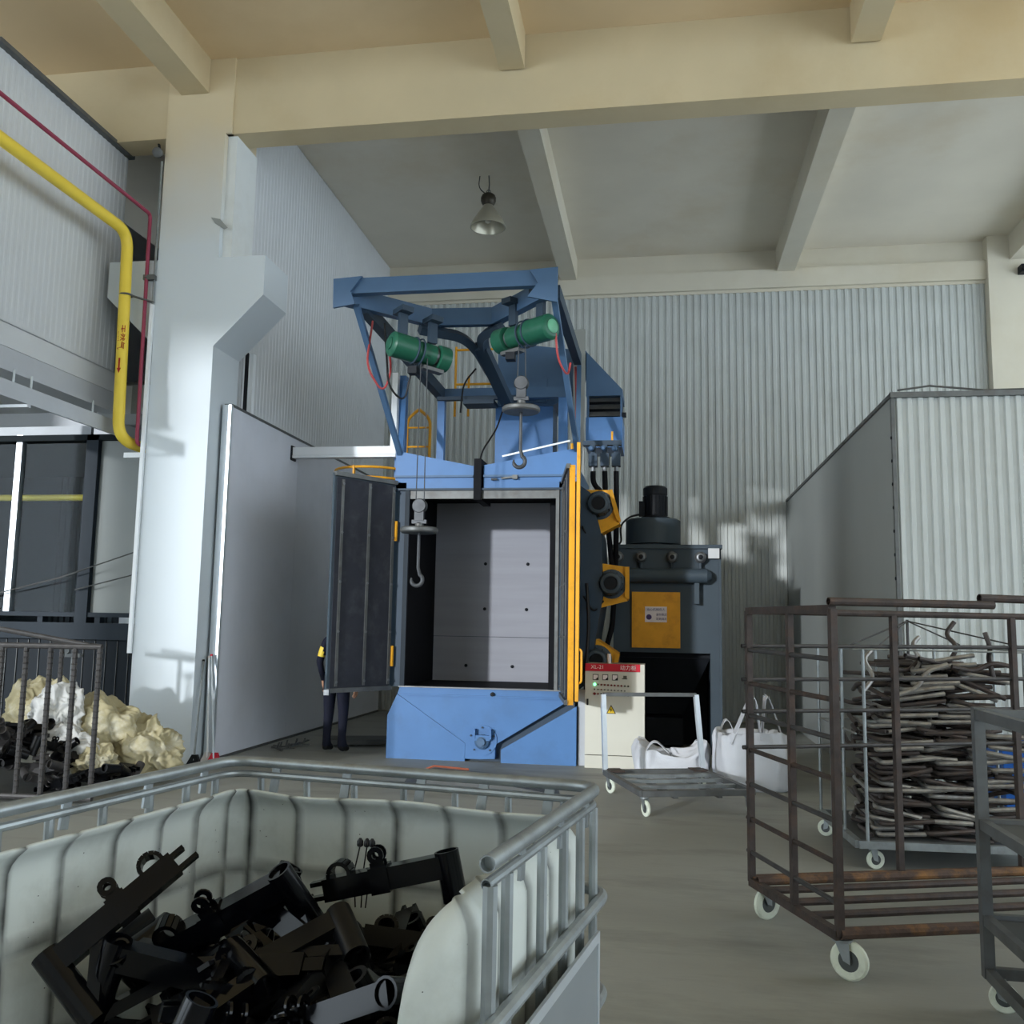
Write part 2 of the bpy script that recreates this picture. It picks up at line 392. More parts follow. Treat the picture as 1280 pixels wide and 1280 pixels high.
# ceiling of the lower room and its glazed front
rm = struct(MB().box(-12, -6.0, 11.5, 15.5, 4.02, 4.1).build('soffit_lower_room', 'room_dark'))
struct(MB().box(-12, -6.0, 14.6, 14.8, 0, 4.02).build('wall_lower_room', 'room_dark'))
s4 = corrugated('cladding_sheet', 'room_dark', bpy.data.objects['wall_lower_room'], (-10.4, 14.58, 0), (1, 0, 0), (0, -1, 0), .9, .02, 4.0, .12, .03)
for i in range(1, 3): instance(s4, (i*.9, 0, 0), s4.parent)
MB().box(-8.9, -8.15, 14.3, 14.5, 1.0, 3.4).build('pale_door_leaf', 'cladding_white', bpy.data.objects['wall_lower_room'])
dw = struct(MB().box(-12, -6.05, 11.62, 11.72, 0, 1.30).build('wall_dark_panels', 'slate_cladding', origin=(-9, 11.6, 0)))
pl = MB().box(-10.5, -10.345, 11.59, 11.62, .03, 1.30).build('cladding_plank', 'slate_cladding', dw)
for i in range(1, 27): instance(pl, (i*.165, 0, 0), dw)
bd = MB().box(-10.343, -10.337, 11.575, 11.62, .03, 1.28).build('joint_bead', 'steel_dull', dw)
for i in range(1, 27): instance(bd, (i*.165, 0, 0), dw)
MB().box(-12, -6.05, 11.5, 11.72, 1.30, 1.52).build('cap_rail', 'slate_trim', dw)
MB().box(-12, -6.05, 11.52, 11.70, 1.60, 1.66).build('upper_rail', 'slate_trim', dw)
for x in (-9.6, -8.4, -7.55, -6.9): MB().box(x, x+.08, 11.55, 11.66, 1.52, 1.60).build('rail_block', 'slate_trim', dw)
wn = struct(MB().box(-12, -7.82, 11.58, 11.64, 4.12, 4.24).build('window_1', 'panel_grey'))
for x in (-10.4, -8.93): 
    MB().box(x, x+.09, 11.55, 11.64, 1.66, 4.12).build('mullion', 'aluminium', wn)
for a, b in ((-12, -10.4), (-10.31, -8.93), (-8.84, -7.82)):
    MB().box(a, b, 11.6, 11.606, 1.66, 4.12).build('pane', 'window_glass', wn)
MB().box(-7.82, -7.64, 11.5, 11.72, 1.52, 4.1).build('corner_post', 'slate_trim', wn)
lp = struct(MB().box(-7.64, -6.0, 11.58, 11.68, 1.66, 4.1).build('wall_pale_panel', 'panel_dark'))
struct(MB().box(-12.2, -12, 11.5, 15.5, 0, 4.1).build('wall_lower_room_blocker', 'room_dark'))  # unseen end wall added to keep daylight out of the lower room
yp = thing('overhead_pipe', 'yellow horizontal pipe seen through the window of the lower room', 'pipe', (-9, 13.2, 3.3))
MB().cyl((-11.5, 13.2, 3.46), (-8.2, 13.2, 3.46), .05, 12).build('pipe_run', 'gas_yellow', yp)
MB().ring((-8.5, 13.2, 3.46), (1, 0, 0), .052, .01).build('clamp', 'steel_dull', yp)
for nm, pts in (('sagging dark wire crossing the window from column to corner, upper one', [(-6.0, 11.2, 2.72), (-7.0, 11.3, 2.42), (-8.0, 11.4, 2.12), (-9.2, 11.5, 1.85)]),
                ('sagging dark wire crossing the pale panel, lower one', [(-6.0, 11.3, 2.45), (-7.0, 11.4, 2.15), (-7.8, 11.45, 1.96)])):
    tag(MB().tube(pts, .009, 6).build('slack_wire', 'steel_dull'), nm, 'wire')

# insulated room on the right
rx, ry, rz = 2.15, 9.0, 3.8
rr = struct(MB().box(rx, 7.5, ry+.04, 16.55, 0, rz).build('wall_right_room', 'panel_dark', origin=(rx, ry, 0)))
s5 = corrugated('cladding_sheet', 'cladding_grey', rr, (rx+.01, ry+.03, 0), (1, 0, 0), (0, -1, 0), .95, .02, rz-.02, .095, .022)
for i in range(1, 5): instance(s5, (i*.95, 0, 0), rr)
MB().box(rx-.02, 7.5, ry-.02, ry+.05, rz-.02, rz+.03).build('top_trim', 'steel_dull', rr)
MB().box(rx-.02, rx+.03, ry+.02, 16.5, rz-.01, rz+.025).build('top_trim', 'steel_dull', rr)
MB().box(rx-.012, rx+.02, ry+.0, ry+.045, 0, rz-.02).build('corner_trim', 'steel_dull', rr)
rv = MB().lathe((rx-.012, ry+.02, 3.4), (-1, 0, 0), [(.016, 0), (.016, .008), (0, .012)], 8).build('rivet', 'black_paint', rr)
for i in range(1, 10): instance(rv, (0, 0, -.22*i), rr)
tag(MB().tube([(2.2, 9.0, 3.85), (2.5, 9.05, 3.9), (3.0, 9.1, 3.86), (3.6, 9.0, 3.84)], .01, 6).build('loose_cable', 'steel_dull'), 'thin cable lying along the top edge of the right-hand metal room', 'cable')

# ================================================================== SHOT BLASTING MACHINE
mc = thing('shot_blasting_machine', 'blue hook-type shot blasting machine with open double doors', 'machine', (-2.1, 11.7, 0))
YF = 10.9
# --- hopper base
MB().xz([(-3.2, 0), (-3.2, .48), (-3.06, .8), (-1.12, .8), (-1.0, .7), (-1.0, 0)], YF+.1, 12.5).build('hopper_body', 'dark_blue_paint', mc)
MB().xz([(-3.23, 0), (-3.23, .5), (-3.117, .752), (-2.278, .208), (-2.278, 0)], YF+.006, YF+.1).build('hopper_side_plate', 'blue_paint', mc)
MB().xz([(-3.115, .755), (-3.09, .835), (-1.10, .835), (-1.02, .755), (-1.92, .2), (-1.92, .04), (-2.1, .03), (-2.277, .03), (-2.277, .21)], YF+.01, YF+.1).build('hopper_front_plate', 'blue_paint', mc)
MB().xz([(-.97, 0), (-.97, .67), (-1.845, .15), (-1.845, 0)], YF-.01, YF+.1).build('hopper_side_plate', 'blue_paint', mc)
MB().box(-3.1, -1.1, YF-.015, YF+.1, .836, .85).build('sill', 'steel_bare', mc)
MB().xz([(-3.09, .74), (-1.06, .74), (-1.10, .76), (-3.09, .76)], YF-.008, YF+.01).build('fold_line', 'blue_paint', mc)
br = MB().lathe((-2.07, YF+.01, .25), (0, -1, 0), [(.175, 0), (.175, .012), (0, .012)], 32).build('bearing_plate', 'blue_paint', mc)
MB().box(-2.15, -1.97, YF-.06, YF, .25, .31).box(-2.165, -2.145, YF-.07, YF, .27, .38).box(-1.975, -1.955, YF-.07, YF, .27, .38).build('bearing_bracket', 'blue_paint', br)
MB().lathe((-2.07, YF, .235), (0, -1, 0), [(.085, 0), (.085, .04), (.06, .06), (.045, .06), (.045, .09), (0, .09)], 20).build('bearing_housing', 'blue_grey_paint', br)
for an in (20, 90, 160, 230, 310):
    c = V((-2.07+.145*math.cos(math.radians(an)), YF-.002, .25+.145*math.sin(math.radians(an))))
    MB().lathe(c, (0, -1, 0), [(.012, 0), (.012, .014), (0, .014)], 6).build('bolt', 'dark_blue_paint', br)
MB().lathe((-1.96, YF+.01, .78), (0, -1, 0), [(.025, 0), (.025, .03), (0, .035)], 8).build('latch_pin', 'black_paint', mc)
# --- chamber
MB().box(-3.23, -3.08, YF, 12.5, .84, 3.3).build('chamber_side', 'dark_blue_paint', mc)
MB().box(-1.2, -.97, YF, 12.5, .84, 3.3).build('chamber_side', 'dark_blue_paint', mc)
MB().box(-3.08, -1.2, 12.44, 12.52, .84, 3.3).build('chamber_back', 'dark_blue_paint', mc)
MB().box(-3.08, -1.2, YF+.05, 12.44, .78, .835).build('chamber_floor', 'rubber_black', mc)
MB().box(-3.08, -1.2, YF+.05, 12.44, 3.25, 3.3).build('chamber_roof', 'rubber_black', mc)
MB().box(-3.08, -3.06, YF+.06, 12.42, .84, 3.24).build('side_liner', 'rubber_black', mc)
MB().box(-1.34, -1.2, YF+.3, 12.42, .84, 3.24).build('side_liner', 'rubber_black', mc)
for z0, z1 in ((.84, 1.424), (1.43, 3.24)):
    lp_ = MB().box(-3.06, -1.34, 12.405, 12.44, z0, z1).build('liner_plate', 'liner_steel', mc)
    for x, z in ((-1.78, 2.41), (-1.79, 1.8), (-1.97, 1.04), (-2.36, 2.41), (-2.36, 1.8), (-2.6, 1.04)):
        if z0 < z < z1:
            MB().lathe((x, 12.405, z), (0, -1, 0), [(.022, 0), (.022, .012), (.012, .018), (0, .018)], 10).build('liner_bolt', 'black_paint', lp_)
# jamb facing, rubber seals
MB().box(-3.085, -3.03, YF-.02, YF+.02, .85, 3.2).build('door_seal', 'slate_trim', mc)
MB().box(-1.235, -1.195, YF-.02, YF+.02, .85, 3.2).build('door_seal', 'steel_dull', mc)
for a, b in ((-3.07, -2.24), (-2.14, -1.22)):
    MB().box(a, b, YF-.005, YF+.03, 3.10, 3.20).build('rubber_flap', 'steel_dull', mc)
# --- header
MB().xz([(-3.225, 3.2), (-2.245, 3.2), (-2.245, 3.5), (-3.225, 3.7)], YF, YF+.08).build('header_plate', 'blue_paint', mc)
MB().xz([(-2.12, 3.2), (-.965, 3.2), (-.965, 3.71), (-2.12, 3.51)], YF, YF+.08).build('header_plate', 'blue_paint', mc)
MB().box(-3.225, -2.245, YF-.03, YF, 3.36, 3.385).build('header_ledge', 'blue_grey_paint', mc)
MB().box(-2.12, -.965, YF-.03, YF, 3.36, 3.385).build('header_ledge', 'blue_grey_paint', mc)
MB().box(-3.225, -.965, YF-.035, YF, 3.2, 3.225).build('header_ledge', 'dark_blue_paint', mc)
MB().box(-2.23, -2.14, YF-.06, YF+.6, 3.08, 3.58).build('slot_brush', 'rubber_black', mc)
MB().prism([(-3.22, YF+.08, 3.3), (-.97, YF+.08, 3.3), (-.97, 12.5, 3.3), (-3.22, 12.5, 3.3)], (0, 0, .18)).build('roof', 'blue_grey_paint', mc)
lt = MB().tube([(-2.02, YF-.03, 3.33), (-1.95, YF-.03, 3.33)], .014, 8).build('slot_latch', 'steel_bare', mc)
MB().bar((-1.9, YF-.03, 3.34), (-1.74, YF-.03, 3.36), .02, .02).box(-1.76, -1.70, YF-.05, YF, 3.33, 3.38).build('latch_bar', 'steel_dull', lt)
# --- doors
def door(nm, hinge, free, z0, z1, th, inner, frame_m, label, strips, side):
    h, f = V(hinge), V(free); d = (f-h); L_ = d.length; d.normalize(); n = V((0, 0, 1)).cross(d)*side   # n: face with rubber
    e = MB()
    e.prism([h.to_3d()+V((0,0,z0)), f+V((0,0,z0)), f-n*th+V((0,0,z0)), h-n*th+V((0,0,z0))], (0, 0, z1-z0))
    D = e.build(nm, frame_m, mc); D['label'] = label
    q = MB(); a = h+d*.03+n*.002; b = f-d*.03+n*.002
    q.prism([a+V((0,0,z0+.05)), b+V((0,0,z0+.05)), b+n*.012+V((0,0,z0+.05)), a+n*.012+V((0,0,z0+.05))], (0, 0, z1-z0-.1))
    q.build('rubber_sheet', inner, D)
    for s_ in strips:
        c = f.lerp(h, s_)+n*.018
        MB().bar(c+V((0,0,z0+.07)), c+V((0,0,z1-.07)), .035, .014, up=n).build('clamp_strip', 'steel_dull', D)
        for k in range(5):
            zz = z0+.12+(z1-z0-.24)*k/4
            MB().lathe(c+n*.006+V((0,0,zz)), n, [(.016, 0), (.016, .012), (0, .016)], 6).build('bolt', 'steel_bare', D)
    for zz in (z0+.006, z1-.03):
        MB().bar(h+V((0,0,zz+.02))+n*.01, f+V((0,0,zz+.02))+n*.01, .05, .05).build('edge_rail', 'steel_dull' if side*d.x < 0 or True else 'steel_dull', D)
    return D, d, n
D, d, n = door('chamber_door', (-3.2, 10.86, 0), (-3.70, 10.08, 0), .80, 3.30, .035, 'rubber_dark', 'collector_paint', 'dark rubber-lined door leaf swung out to the left', (.12, .55, .95), 1)
MB().box(-3.72, -3.66, 10.05, 10.10, .78, .84).build('corner_tab', 'steel_bare', D)
for z in (1.2, 2.7): MB().cyl((-3.19, 10.86, z-.12), (-3.19, 10.86, z+.12), .025, 10).build('hinge', 'yellow_paint', D)
D, d, n = door('chamber_door', (-1.14, 10.86, 0), (-.962, 9.74, 0), .78, 3.30, .06, 'rubber_dark', 'yellow_paint', 'yellow-backed door leaf swung out to the right, seen edge on', (.2, .62, .95), -1)
MB().box(-.885, -.85, 9.72, 9.80, .82, 3.54).build('edge_flange', 'yellow_paint', D)
MB().tube(bend([(-.855, 9.76, 1.0), (-.82, 9.74, 1.02), (-.82, 9.74, 1.34), (-.855, 9.76, 1.36)], .02), .012, 8).build('pull_handle', 'yellow_paint', D)
# pale corner post beside the right door
MB().box(-.955, -.86, 10.95, 11.05, 0, .86).build('pale_post', 'panel_grey', mc)
# --- right side housing and blast wheels
MB().xz([(-.97, 3.3), (-.86, 3.22), (-.72, 2.7), (-.70, 1.95), (-.82, 1.2), (-.97, .95)], 11.25, 12.45).build('side_housing', 'dark_blue_paint', mc)
def wheel(poly, c, tilt, r=.14):
    hd = MB().xz(poly, 11.42, 11.95).build('blast_wheel_hood', 'yellow_paint', mc)
    P = [V((x, 11.40, z)) for x, z in poly]
    k = len(P)
    for i in range(1, 3):
        MB().bar(P[i]+V((0, -.01, 0)), P[(i+1) % k]+V((0, -.01, 0)), .05, .03, up=(0, 1, 0)).build('hood_flange', 'yellow_paint', hd)
    mo = MB().lathe((c[0], 11.44, c[1]), (0, -1, 0), [(r+.04, 0), (r+.04, .03), (r, .04), (r, .22), (r-.02, .26), (r-.05, .27), (r-.05, .25), (0, .25)], 24).build('blast_wheel_motor', 'collector_paint', mc)
    for i in range(12):
        an = i*math.pi/6; ra = V((math.cos(an), 0, math.sin(an)))
        b0 = V((c[0], 11.30, c[1]))+ra*(r-.002)
        MB().bar(b0+V((0, .09, 0)), b0+V((0, -.06, 0)), .012, .025, up=ra).build('cooling_fin', 'black_paint', mo)
    MB().lathe((c[0], 11.185, c[1]), (0, -1, 0), [(r-.06, 0), (r-.065, .01), (0, .012)], 20).build('fan_grille', 'black_paint', mo)
wheel([(-1.0, 3.28), (-.62, 3.27), (-.51, 2.87), (-.80, 2.72), (-.86, 2.86), (-.98, 2.9)], (-.755, 3.08), 0)
wheel([(-.79, 2.37), (-.41, 2.32), (-.41, 1.93), (-.74, 1.84), (-.80, 2.0)], (-.60, 2.11), 0)
wheel([(-.86, 1.49), (-.52, 1.27), (-.56, 1.05), (-.66, 1.02), (-.84, 1.38)], (-.77, 1.19), 0)
# valves feeding the wheels
mf = MB().box(-.99, -.50, 11.72, 11.84, 3.90, 3.96).build('valve_manifold', 'dark_blue_paint', mc)
for x in (-.86, -.71, -.565):
    vb = MB().box(x-.055, x+.055, 11.66, 11.80, 3.62, 3.78).box(x-.03, x+.03, 11.68, 11.78, 3.78, 3.90).build('shot_valve', 'dark_blue_paint', mc)
    MB().lathe((x-.02, 11.70, 3.84), (0, -1, 0), [(.035, 0), (.035, .08), (.02, .1), (0, .1)], 12).build('valve_cylinder', 'blue_grey_paint', vb)
    MB().cyl((x, 11.74, 3.54), (x, 11.74, 3.62), .028, 10).build('valve_nipple', 'steel_bare', vb)
MB().cyl((-.62, 11.76, 3.96), (-.62, 11.76, 4.08), .014, 8).build('air_fitting', 'yellow_paint', mf)
for pts in ([(-.86, 11.74, 3.56), (-.86, 11.74, 3.40), (-.74, 11.72, 3.28), (-.74, 11.7, 3.2)],
            [(-.71, 11.74, 3.56), (-.70, 11.76, 3.2), (-.66, 11.95, 2.7), (-.62, 11.98, 2.3)],
            [(-.565, 11.74, 3.56), (-.56, 11.78, 3.1), (-.58, 12.02, 2.4), (-.62, 12.02, 1.6), (-.7, 12.0, 1.3)]):
    MB().tube(bend(pts, .1), .035, 10).build('shot_hose', 'rubber_black', mc)
MB().tube(bend([(-.88, 11.1, 2.1), (-.84, 11.0, 1.6), (-.88, 10.98, 1.0), (-.86, 11.0, .2)], .2), .02, 8).build('power_cable', 'cable_black', mc)
MB().tube(bend([(-.80, 11.38, 2.75), (-.88, 11.3, 2.66), (-.95, 11.2, 2.8)], .1), .012, 8).build('power_cable', 'cable_black', mc)
MB().tube(bend([(-.70, 11.38, 1.9), (-.80, 11.2, 1.75), (-.92, 11.1, 1.95)], .1), .012, 8).build('power_cable', 'cable_black', mc)
# --- tower, separator and elevator head
MB().box(-2.29, -1.48, 12.55, 13.1, 0, 4.62).build('elevator_casing', 'blue_paint', mc)
MB().xz([(-2.26, 4.62), (-1.48, 4.62), (-1.18, 4.75), (-1.02, 5.38), (-2.26, 5.55)], 12.5, 13.2).build('elevator_head', 'blue_grey_paint', mc)
MB().box(-2.0, -1.56, 12.46, 12.5, 4.66, 5.0).build('inspection_cover', 'blue_grey_paint', mc)
MB().xz([(-1.02, 5.37), (-.52, 4.82), (-.52, 4.74), (-1.02, 4.74)], 12.5, 13.2).build('separator_hood', 'blue_grey_paint', mc)
se = MB().box(-1.02, -.52, 12.5, 13.2, 4.02, 4.44).build('separator_box', 'blue_paint', mc)
for i in range(3):
    MB().prism([(-1.0, 12.52, 4.46+.1*i), (-.54, 12.52, 4.46+.1*i), (-.54, 12.60, 4.53+.1*i), (-1.0, 12.60, 4.53+.1*i)], (0, .01, .012)).build('louvre', 'steel_dull', se)
MB().box(-1.0, -.54, 12.7, 13.2, 4.44, 4.74).build('screen_back', 'black_paint', se)
for x in (-1.01, -.55): MB().box(x, x+.03, 12.5, 12.56, 4.44, 4.74).build('screen_post', 'blue_grey_paint', se)
MB().box(-.53, -.47, 12.5, 12.56, 4.44, 4.50).build('hinge_tab', 'black_paint', se)
MB().box(-1.19, -1.03, 12.40, 12.48, 3.4, 5.66).build('pale_upright', 'panel_dark', mc)
MB().tube(bend([(-1.15, 12.3, 5.1), (-1.12, 12.25, 4.6), (-1.14, 12.3, 3.6)], .2), .018, 8).build('red_cable', 'cable_red', mc)
# --- roof posts and overhead hoist frame
for x, w_, zt in ((-3.55, .13, 5.0), (-2.98, .10, 4.66)):
    MB().box(x-w_/2, x+w_/2, 12.15, 12.15+w_, 3.45, zt).build('roof_post', 'blue_paint', mc)
MB().box(-1.36, -1.24, 12.15, 12.27, 3.45, 4.7).build('roof_post', 'blue_paint', mc)
fr = MB(); FZ = 5.50
K = .9   # the frame reaches about a metre and a half out in front of the doors
def near(x, y, z): return V((x*K, y*K, 1.6+(z-1.6)*K))
FL, FR, B1, B2 = near(-3.82, 10.34, FZ), near(-1.22, 10.32, FZ), near(-2.93, 11.26, FZ), near(-2.10, 11.30, FZ)
MB().bar(FL+V((.1,0,.09)), FR+V((-.1,0,.09)), .10, .17).build('front_beam', 'blue_grey_paint', mc)
MB().bar(FL+V((.05,.02,0)), B1+V((.02,.02,0)), .10, .20).build('monorail_arm', 'blue_grey_paint', mc)
MB().bar(FR+V((-.05,.02,0)), B2+V((-.02,.02,0)), .10, .20).build('monorail_arm', 'blue_grey_paint', mc)
MB().bar(B1, B2, .10, .20).build('rear_tie', 'blue_grey_paint', mc)
MB().prism([near(x, 10.24, z) for x, z in ((-3.88, 5.68), (-3.52, 5.70), (-3.66, 5.52), (-3.60, 5.36), (-3.87, 5.32))], (0, .03, 0)).build('corner_gusset', 'blue_grey_paint', mc)
MB().prism([near(x, 10.22, z) for x, z in ((-1.17, 5.70), (-1.50, 5.68), (-1.40, 5.52), (-1.52, 5.36), (-1.17, 5.28))], (0, .03, 0)).build('corner_gusset', 'blue_grey_paint', mc)
RL, RR = V((-2.98, 12.2, 4.72)), V((-1.30, 12.2, 4.72))
MB().bar(FL+V((.2,.2,-.06)), RL, .11, .15).build('raking_stay', 'dark_blue_paint', mc)
MB().bar(FR+V((0,.1,-.02)), V((-1.12, 12.3, 5.2)), .10, .15).build('raking_stay', 'dark_blue_paint', mc)
MB().bar(RL+V((-.05,0,0)), RR+V((.1,0,0)), .12, .15).build('rear_beam', 'blue_grey_paint', mc)
# curved switch tracks and centre track
MB().tube(bend([B1+V((-.1,-.1,-.16)), near(-2.55, 11.55, 5.33), near(-2.42, 11.9, 5.2), V((-2.32, 12.2, 5.0))], .3, 8), .07, 4).build('switch_track', 'dark_blue_paint', mc)
MB().tube(bend([B2+V((.1,-.1,-.16)), near(-2.30, 11.5, 5.33), near(-2.33, 11.8, 5.24), V((-2.30, 12.0, 5.1))], .25, 8), .07, 4).build('switch_track', 'dark_blue_paint', mc)
MB().bar(near(-2.36, 11.75, 5.26), (-2.02, 12.2, 4.50), .15, .12).build('centre_track', 'dark_blue_paint', mc)
MB().bar((-3.0, 12.0, 4.62), (-1.9, 12.0, 4.62), .05, .05).box(-2.62, -2.2, 11.9, 12.2, 4.52, 4.58).build('limit_switch_tray', 'dark_blue_paint', mc)
# knee braces
MB().bar(near(-3.62, 10.36, 5.38), V((-3.18, 10.92, 3.66)), .06, .06).build('knee_brace', 'blue_grey_paint', mc)
MB().bar(V((-3.18, 10.92, 3.66)), V((-3.5, 12.15, 4.9)), .06, .06).build('knee_brace', 'blue_paint', mc)
MB().bar(near(-1.22, 10.36, 5.36), V((-.99, 10.92, 3.68)), .06, .06).build('knee_brace', 'blue_grey_paint', mc)
MB().bar(V((-.99, 10.95, 3.68)), V((-1.1, 12.3, 5.1)), .06, .06).build('knee_brace', 'blue_grey_paint', mc)
# ladder with hoops, guard rails
for x in (-3.62, -3.28): MB().tube(bend([(x, 12.75, 3.4), (x, 12.75, 4.52), (x+(.17 if x < -3.5 else -.17), 12.75, 4.66)], .2), .022, 8).build('ladder_rail', 'yellow_paint', mc)
for k in range(4): MB().cyl((-3.62, 12.75, 3.55+.28*k), (-3.28, 12.75, 3.55+.28*k), .014, 6).build('ladder_rung', 'yellow_paint', mc)
for z in (3.54, 3.68):
    MB().tube(arc((-4.0, 12.4, z), (1, 0, 0), (0, 1, 0), .52, math.radians(70), math.radians(330), 20), .018, 8).build('ladder_hoop', 'yellow_paint', mc)
MB().bar((-4.1, 11.89, 3.3), (-4.1, 11.89, 3.70), .06, .02).build('hoop_strap', 'yellow_paint', mc)
for p, q in (((-2.98, 13.0, 4.6), (-2.98, 13.0, 5.65)), ((-2.78, 13.0, 4.6), (-2.78, 13.0, 5.2)), ((-2.98, 13.0, 5.08), (-2.3, 13.0, 5.08)), ((-2.98, 13.0, 5.6), (-2.3, 13.0, 5.6)), ((-1.08, 11.2, 3.3), (-1.08, 11.2, 3.82))):
    MB().cyl(p, q, .018, 8).build('guard_rail', 'yellow_paint', mc)
MB().bar((-1.9, 10.93, 3.62), (-1.08, 10.93, 3.80), .02, .02).build('roof_edge_strip', 'aluminium', mc)
for pts, m_ in (([(-3.52, 10.7, 5.3), (-3.62, 10.8, 4.75), (-3.45, 11.0, 4.45), (-3.35, 11.0, 4.72), (-3.3, 10.7, 4.95)], 'cable_red'),
                ([(-3.4, 10.8, 5.3), (-3.35, 10.9, 4.5), (-3.2, 11.1, 4.35), (-3.12, 11.1, 4.75)], 'cable_black'),
                ([(-2.45, 11.9, 5.0), (-2.62, 11.9, 4.8), (-2.65, 11.9, 4.4)], 'cable_black'),
                ([(-2.05, 11.9, 4.5), (-2.1, 11.6, 4.1), (-2.2, 11.2, 3.75), (-2.19, 11.0, 3.58)], 'cable_black'),
                ([(-1.22, 10.5, 5.0), (-1.2, 10.6, 4.7), (-1.1, 10.8, 4.55), (-1.08, 10.9, 4.75)], 'cable_red')):
    MB().tube(bend([near(*p) if p[1] < 11.15 and p[2] > 4 else V(p) for p in pts], .15), .012, 6).build('hoist_cable_loop', m_, mc)

# ------------------------------------------------------------------ hoists
def hook_set(t, x, y, ztop, zblk, zdisc, zhook, nm):
    for dx in (-.045, .045):
        MB().cyl((x+dx, y, zblk), (x+dx*.8, y, ztop), .006, 6).build('wire_rope', 'hook_steel', t)
    b = MB().box(x-.05, x+.05, y-.035, y+.035, zblk-.16, zblk-.04).box(x-.08, x+.08, y-.025, y+.025, zblk-.19, zblk-.15).build('hook_block', 'hook_steel', t)
    MB().lathe((x, y-.045, zblk), (0, 1, 0), [(.0, 0), (.07, 0), (.08, .02), (.065, .045), (.08, .07), (.07, .09), (0, .09)], 20).build('sheave', 'hook_steel', b)
    MB().lathe((x, y, zblk-.29), (0, 0, 1), [(.028, 0), (.045, .02), (.045, .10), (.03, .11), (0, .11)], 14).build('swivel', 'steel_dull', b)
    MB().lathe((x, y, zdisc-.03), (0, 0, 1), [(0, 0), (.19, 0), (.205, .015), (.205, .045), (.19, .06), (0, .06)], 32).build('guard_disc', 'steel_dull', t)
    R = .062; zc = zhook+R+.012
    pts = [(x, y, zdisc-.03), (x, y, zc+.13)]+arc((x-.01, y, zc), (1, 0, 0), (0, 0, 1), R, math.radians(60), math.radians(-200), 16)
    MB().tube(pts, [.016, .018]+[.022]*14+[.016, .012, .008], 10).build('load_hook', 'hook_steel', t)
def hoist(a, b, hx, hy, zs, label, flip, hook_label):
    a, b = V(a), V(b); d = (b-a); L_ = d.length; d.normalize()
    t = thing('electric_hoist', label, 'hoist', (a+b)/2+V((0, 0, -.16)), group='electric hoists under the blue overhead frame')
    r = .14
    MB().lathe(a, d, [(0, -.01), (.10, -.01), (.12, .0), (r, .02), (r, L_*.42), (r-.02, L_*.44), (0, L_*.44)], 28).build('motor_housing', 'hoist_green', t)
    MB().lathe(a, d, [(0, -.03), (.06, -.03), (.075, -.02), (.075, -.005)], 20).build('motor_end_cap', 'hoist_green_light' if flip else 'hoist_green', t)
    MB().lathe(a+d*(L_*.44), d, [(r-.02, 0), (r-.02, L_*.30)], 28).build('rope_drum', 'hoist_green', t)
    MB().lathe(a+d*(L_*.74), d, [(r-.05, 0), (r-.05, L_*.06)], 24).build('rope_winding', 'steel_bare', t)
    MB().lathe(a+d*(L_*.80), d, [(r-.02, 0), (r, .01), (r, L_*.19), (r-.03, L_*.2), (0, L_*.2)], 28).build('gearbox_housing', 'hoist_green', t)
    for k in (.4, .5):
        MB().ring(a+d*(L_*k), d, r+.004, .010, 28, 6).build('clamp_band', 'dark_blue_paint', t)
    up = V((0, 0, 1))
    for k in (.2, .72):
        c = a+d*(L_*k)
        MB().bar(c+up*.14, c+up*.44, .05, .10, up=d).build('trolley_hanger', 'dark_blue_paint', t)
        wc = MB().bar(c+up*.40-d*.07, c+up*.40+d*.07, .24, .06).build('trolley_plate', 'dark_blue_paint', t)
    s_ = d.cross(up)
    MB().bar(a+d*(L_*.55)-s_*.0-up*.16, a+d*(L_*.9)-up*.16, .10, .04).build('rope_guide', 'steel_dull', t)
    MB().box(hx-.18, hx-.08, hy-.02, hy+.1, a.z-.28, a.z-.2).build('limit_box', 'black_paint', t)
    hook_set(t, hx, hy, a.z-.12, *zs, hook_label)
    return t
hoist(near(-3.20, 10.43, 4.92), near(-2.62, 10.95, 4.84), -2.84*K, 10.66*K, (1.6+1.38*K, 1.6+1.09*K, 1.6+.42*K), 'green electric hoist on the left arm, its hook lowered into the doorway', False, '')
hoist(near(-1.26, 10.45, 5.07), near(-1.98, 10.97, 5.06), -1.645*K, 10.7*K, (1.6+2.86*K, 1.6+2.54*K, 1.6+1.83*K), 'green electric hoist on the right arm, hook pulled up high', True, '')

# ================================================================== DUST COLLECTOR
dc = thing('dust_collector', 'dark grey-blue dust collector with top fan and yellow hatch', 'dust collector', (.07, 12.8, 0))
MB().box(-.62, .75, 12.3, 13.4, 1.27, 2.62).build('filter_housing', 'collector_paint', dc)
MB().box(-.66, .78, 12.26, 13.44, 2.62, 2.67).build('housing_lid', 'collector_paint', dc)
MB().box(-.62, -.54, 12.3, 13.4, 0, 1.27).build('side_panel', 'collector_paint', dc)
MB().box(.62, .75, 12.3, 13.4, 0, 1.27).build('side_panel', 'collector_paint', dc)
MB().box(-.54, .62, 13.3, 13.4, 0, 1.27).build('rear_panel', 'black_paint', dc)
MB().prism([(-.54, 12.5, 1.27), (.62, 12.5, 1.27), (.62, 13.3, 1.27), (-.54, 13.3, 1.27), ], (0, 0, -.08)).build('hopper_rim', 'black_paint', dc)
hp = MB(); hp.add([(-.54, 12.4, 1.2), (.62, 12.4, 1.2), (.62, 13.3, 1.2), (-.54, 13.3, 1.2), (-.2, 12.8, .45), (.28, 12.8, .45), (.28, 13.1, .45), (-.2, 13.1, .45)],
    [(0,1,5,4),(1,2,6,5),(2,3,7,6),(3,0,4,7),(4,5,6,7),(0,3,2,1)]); hp.build('dust_hopper', 'black_paint', dc)
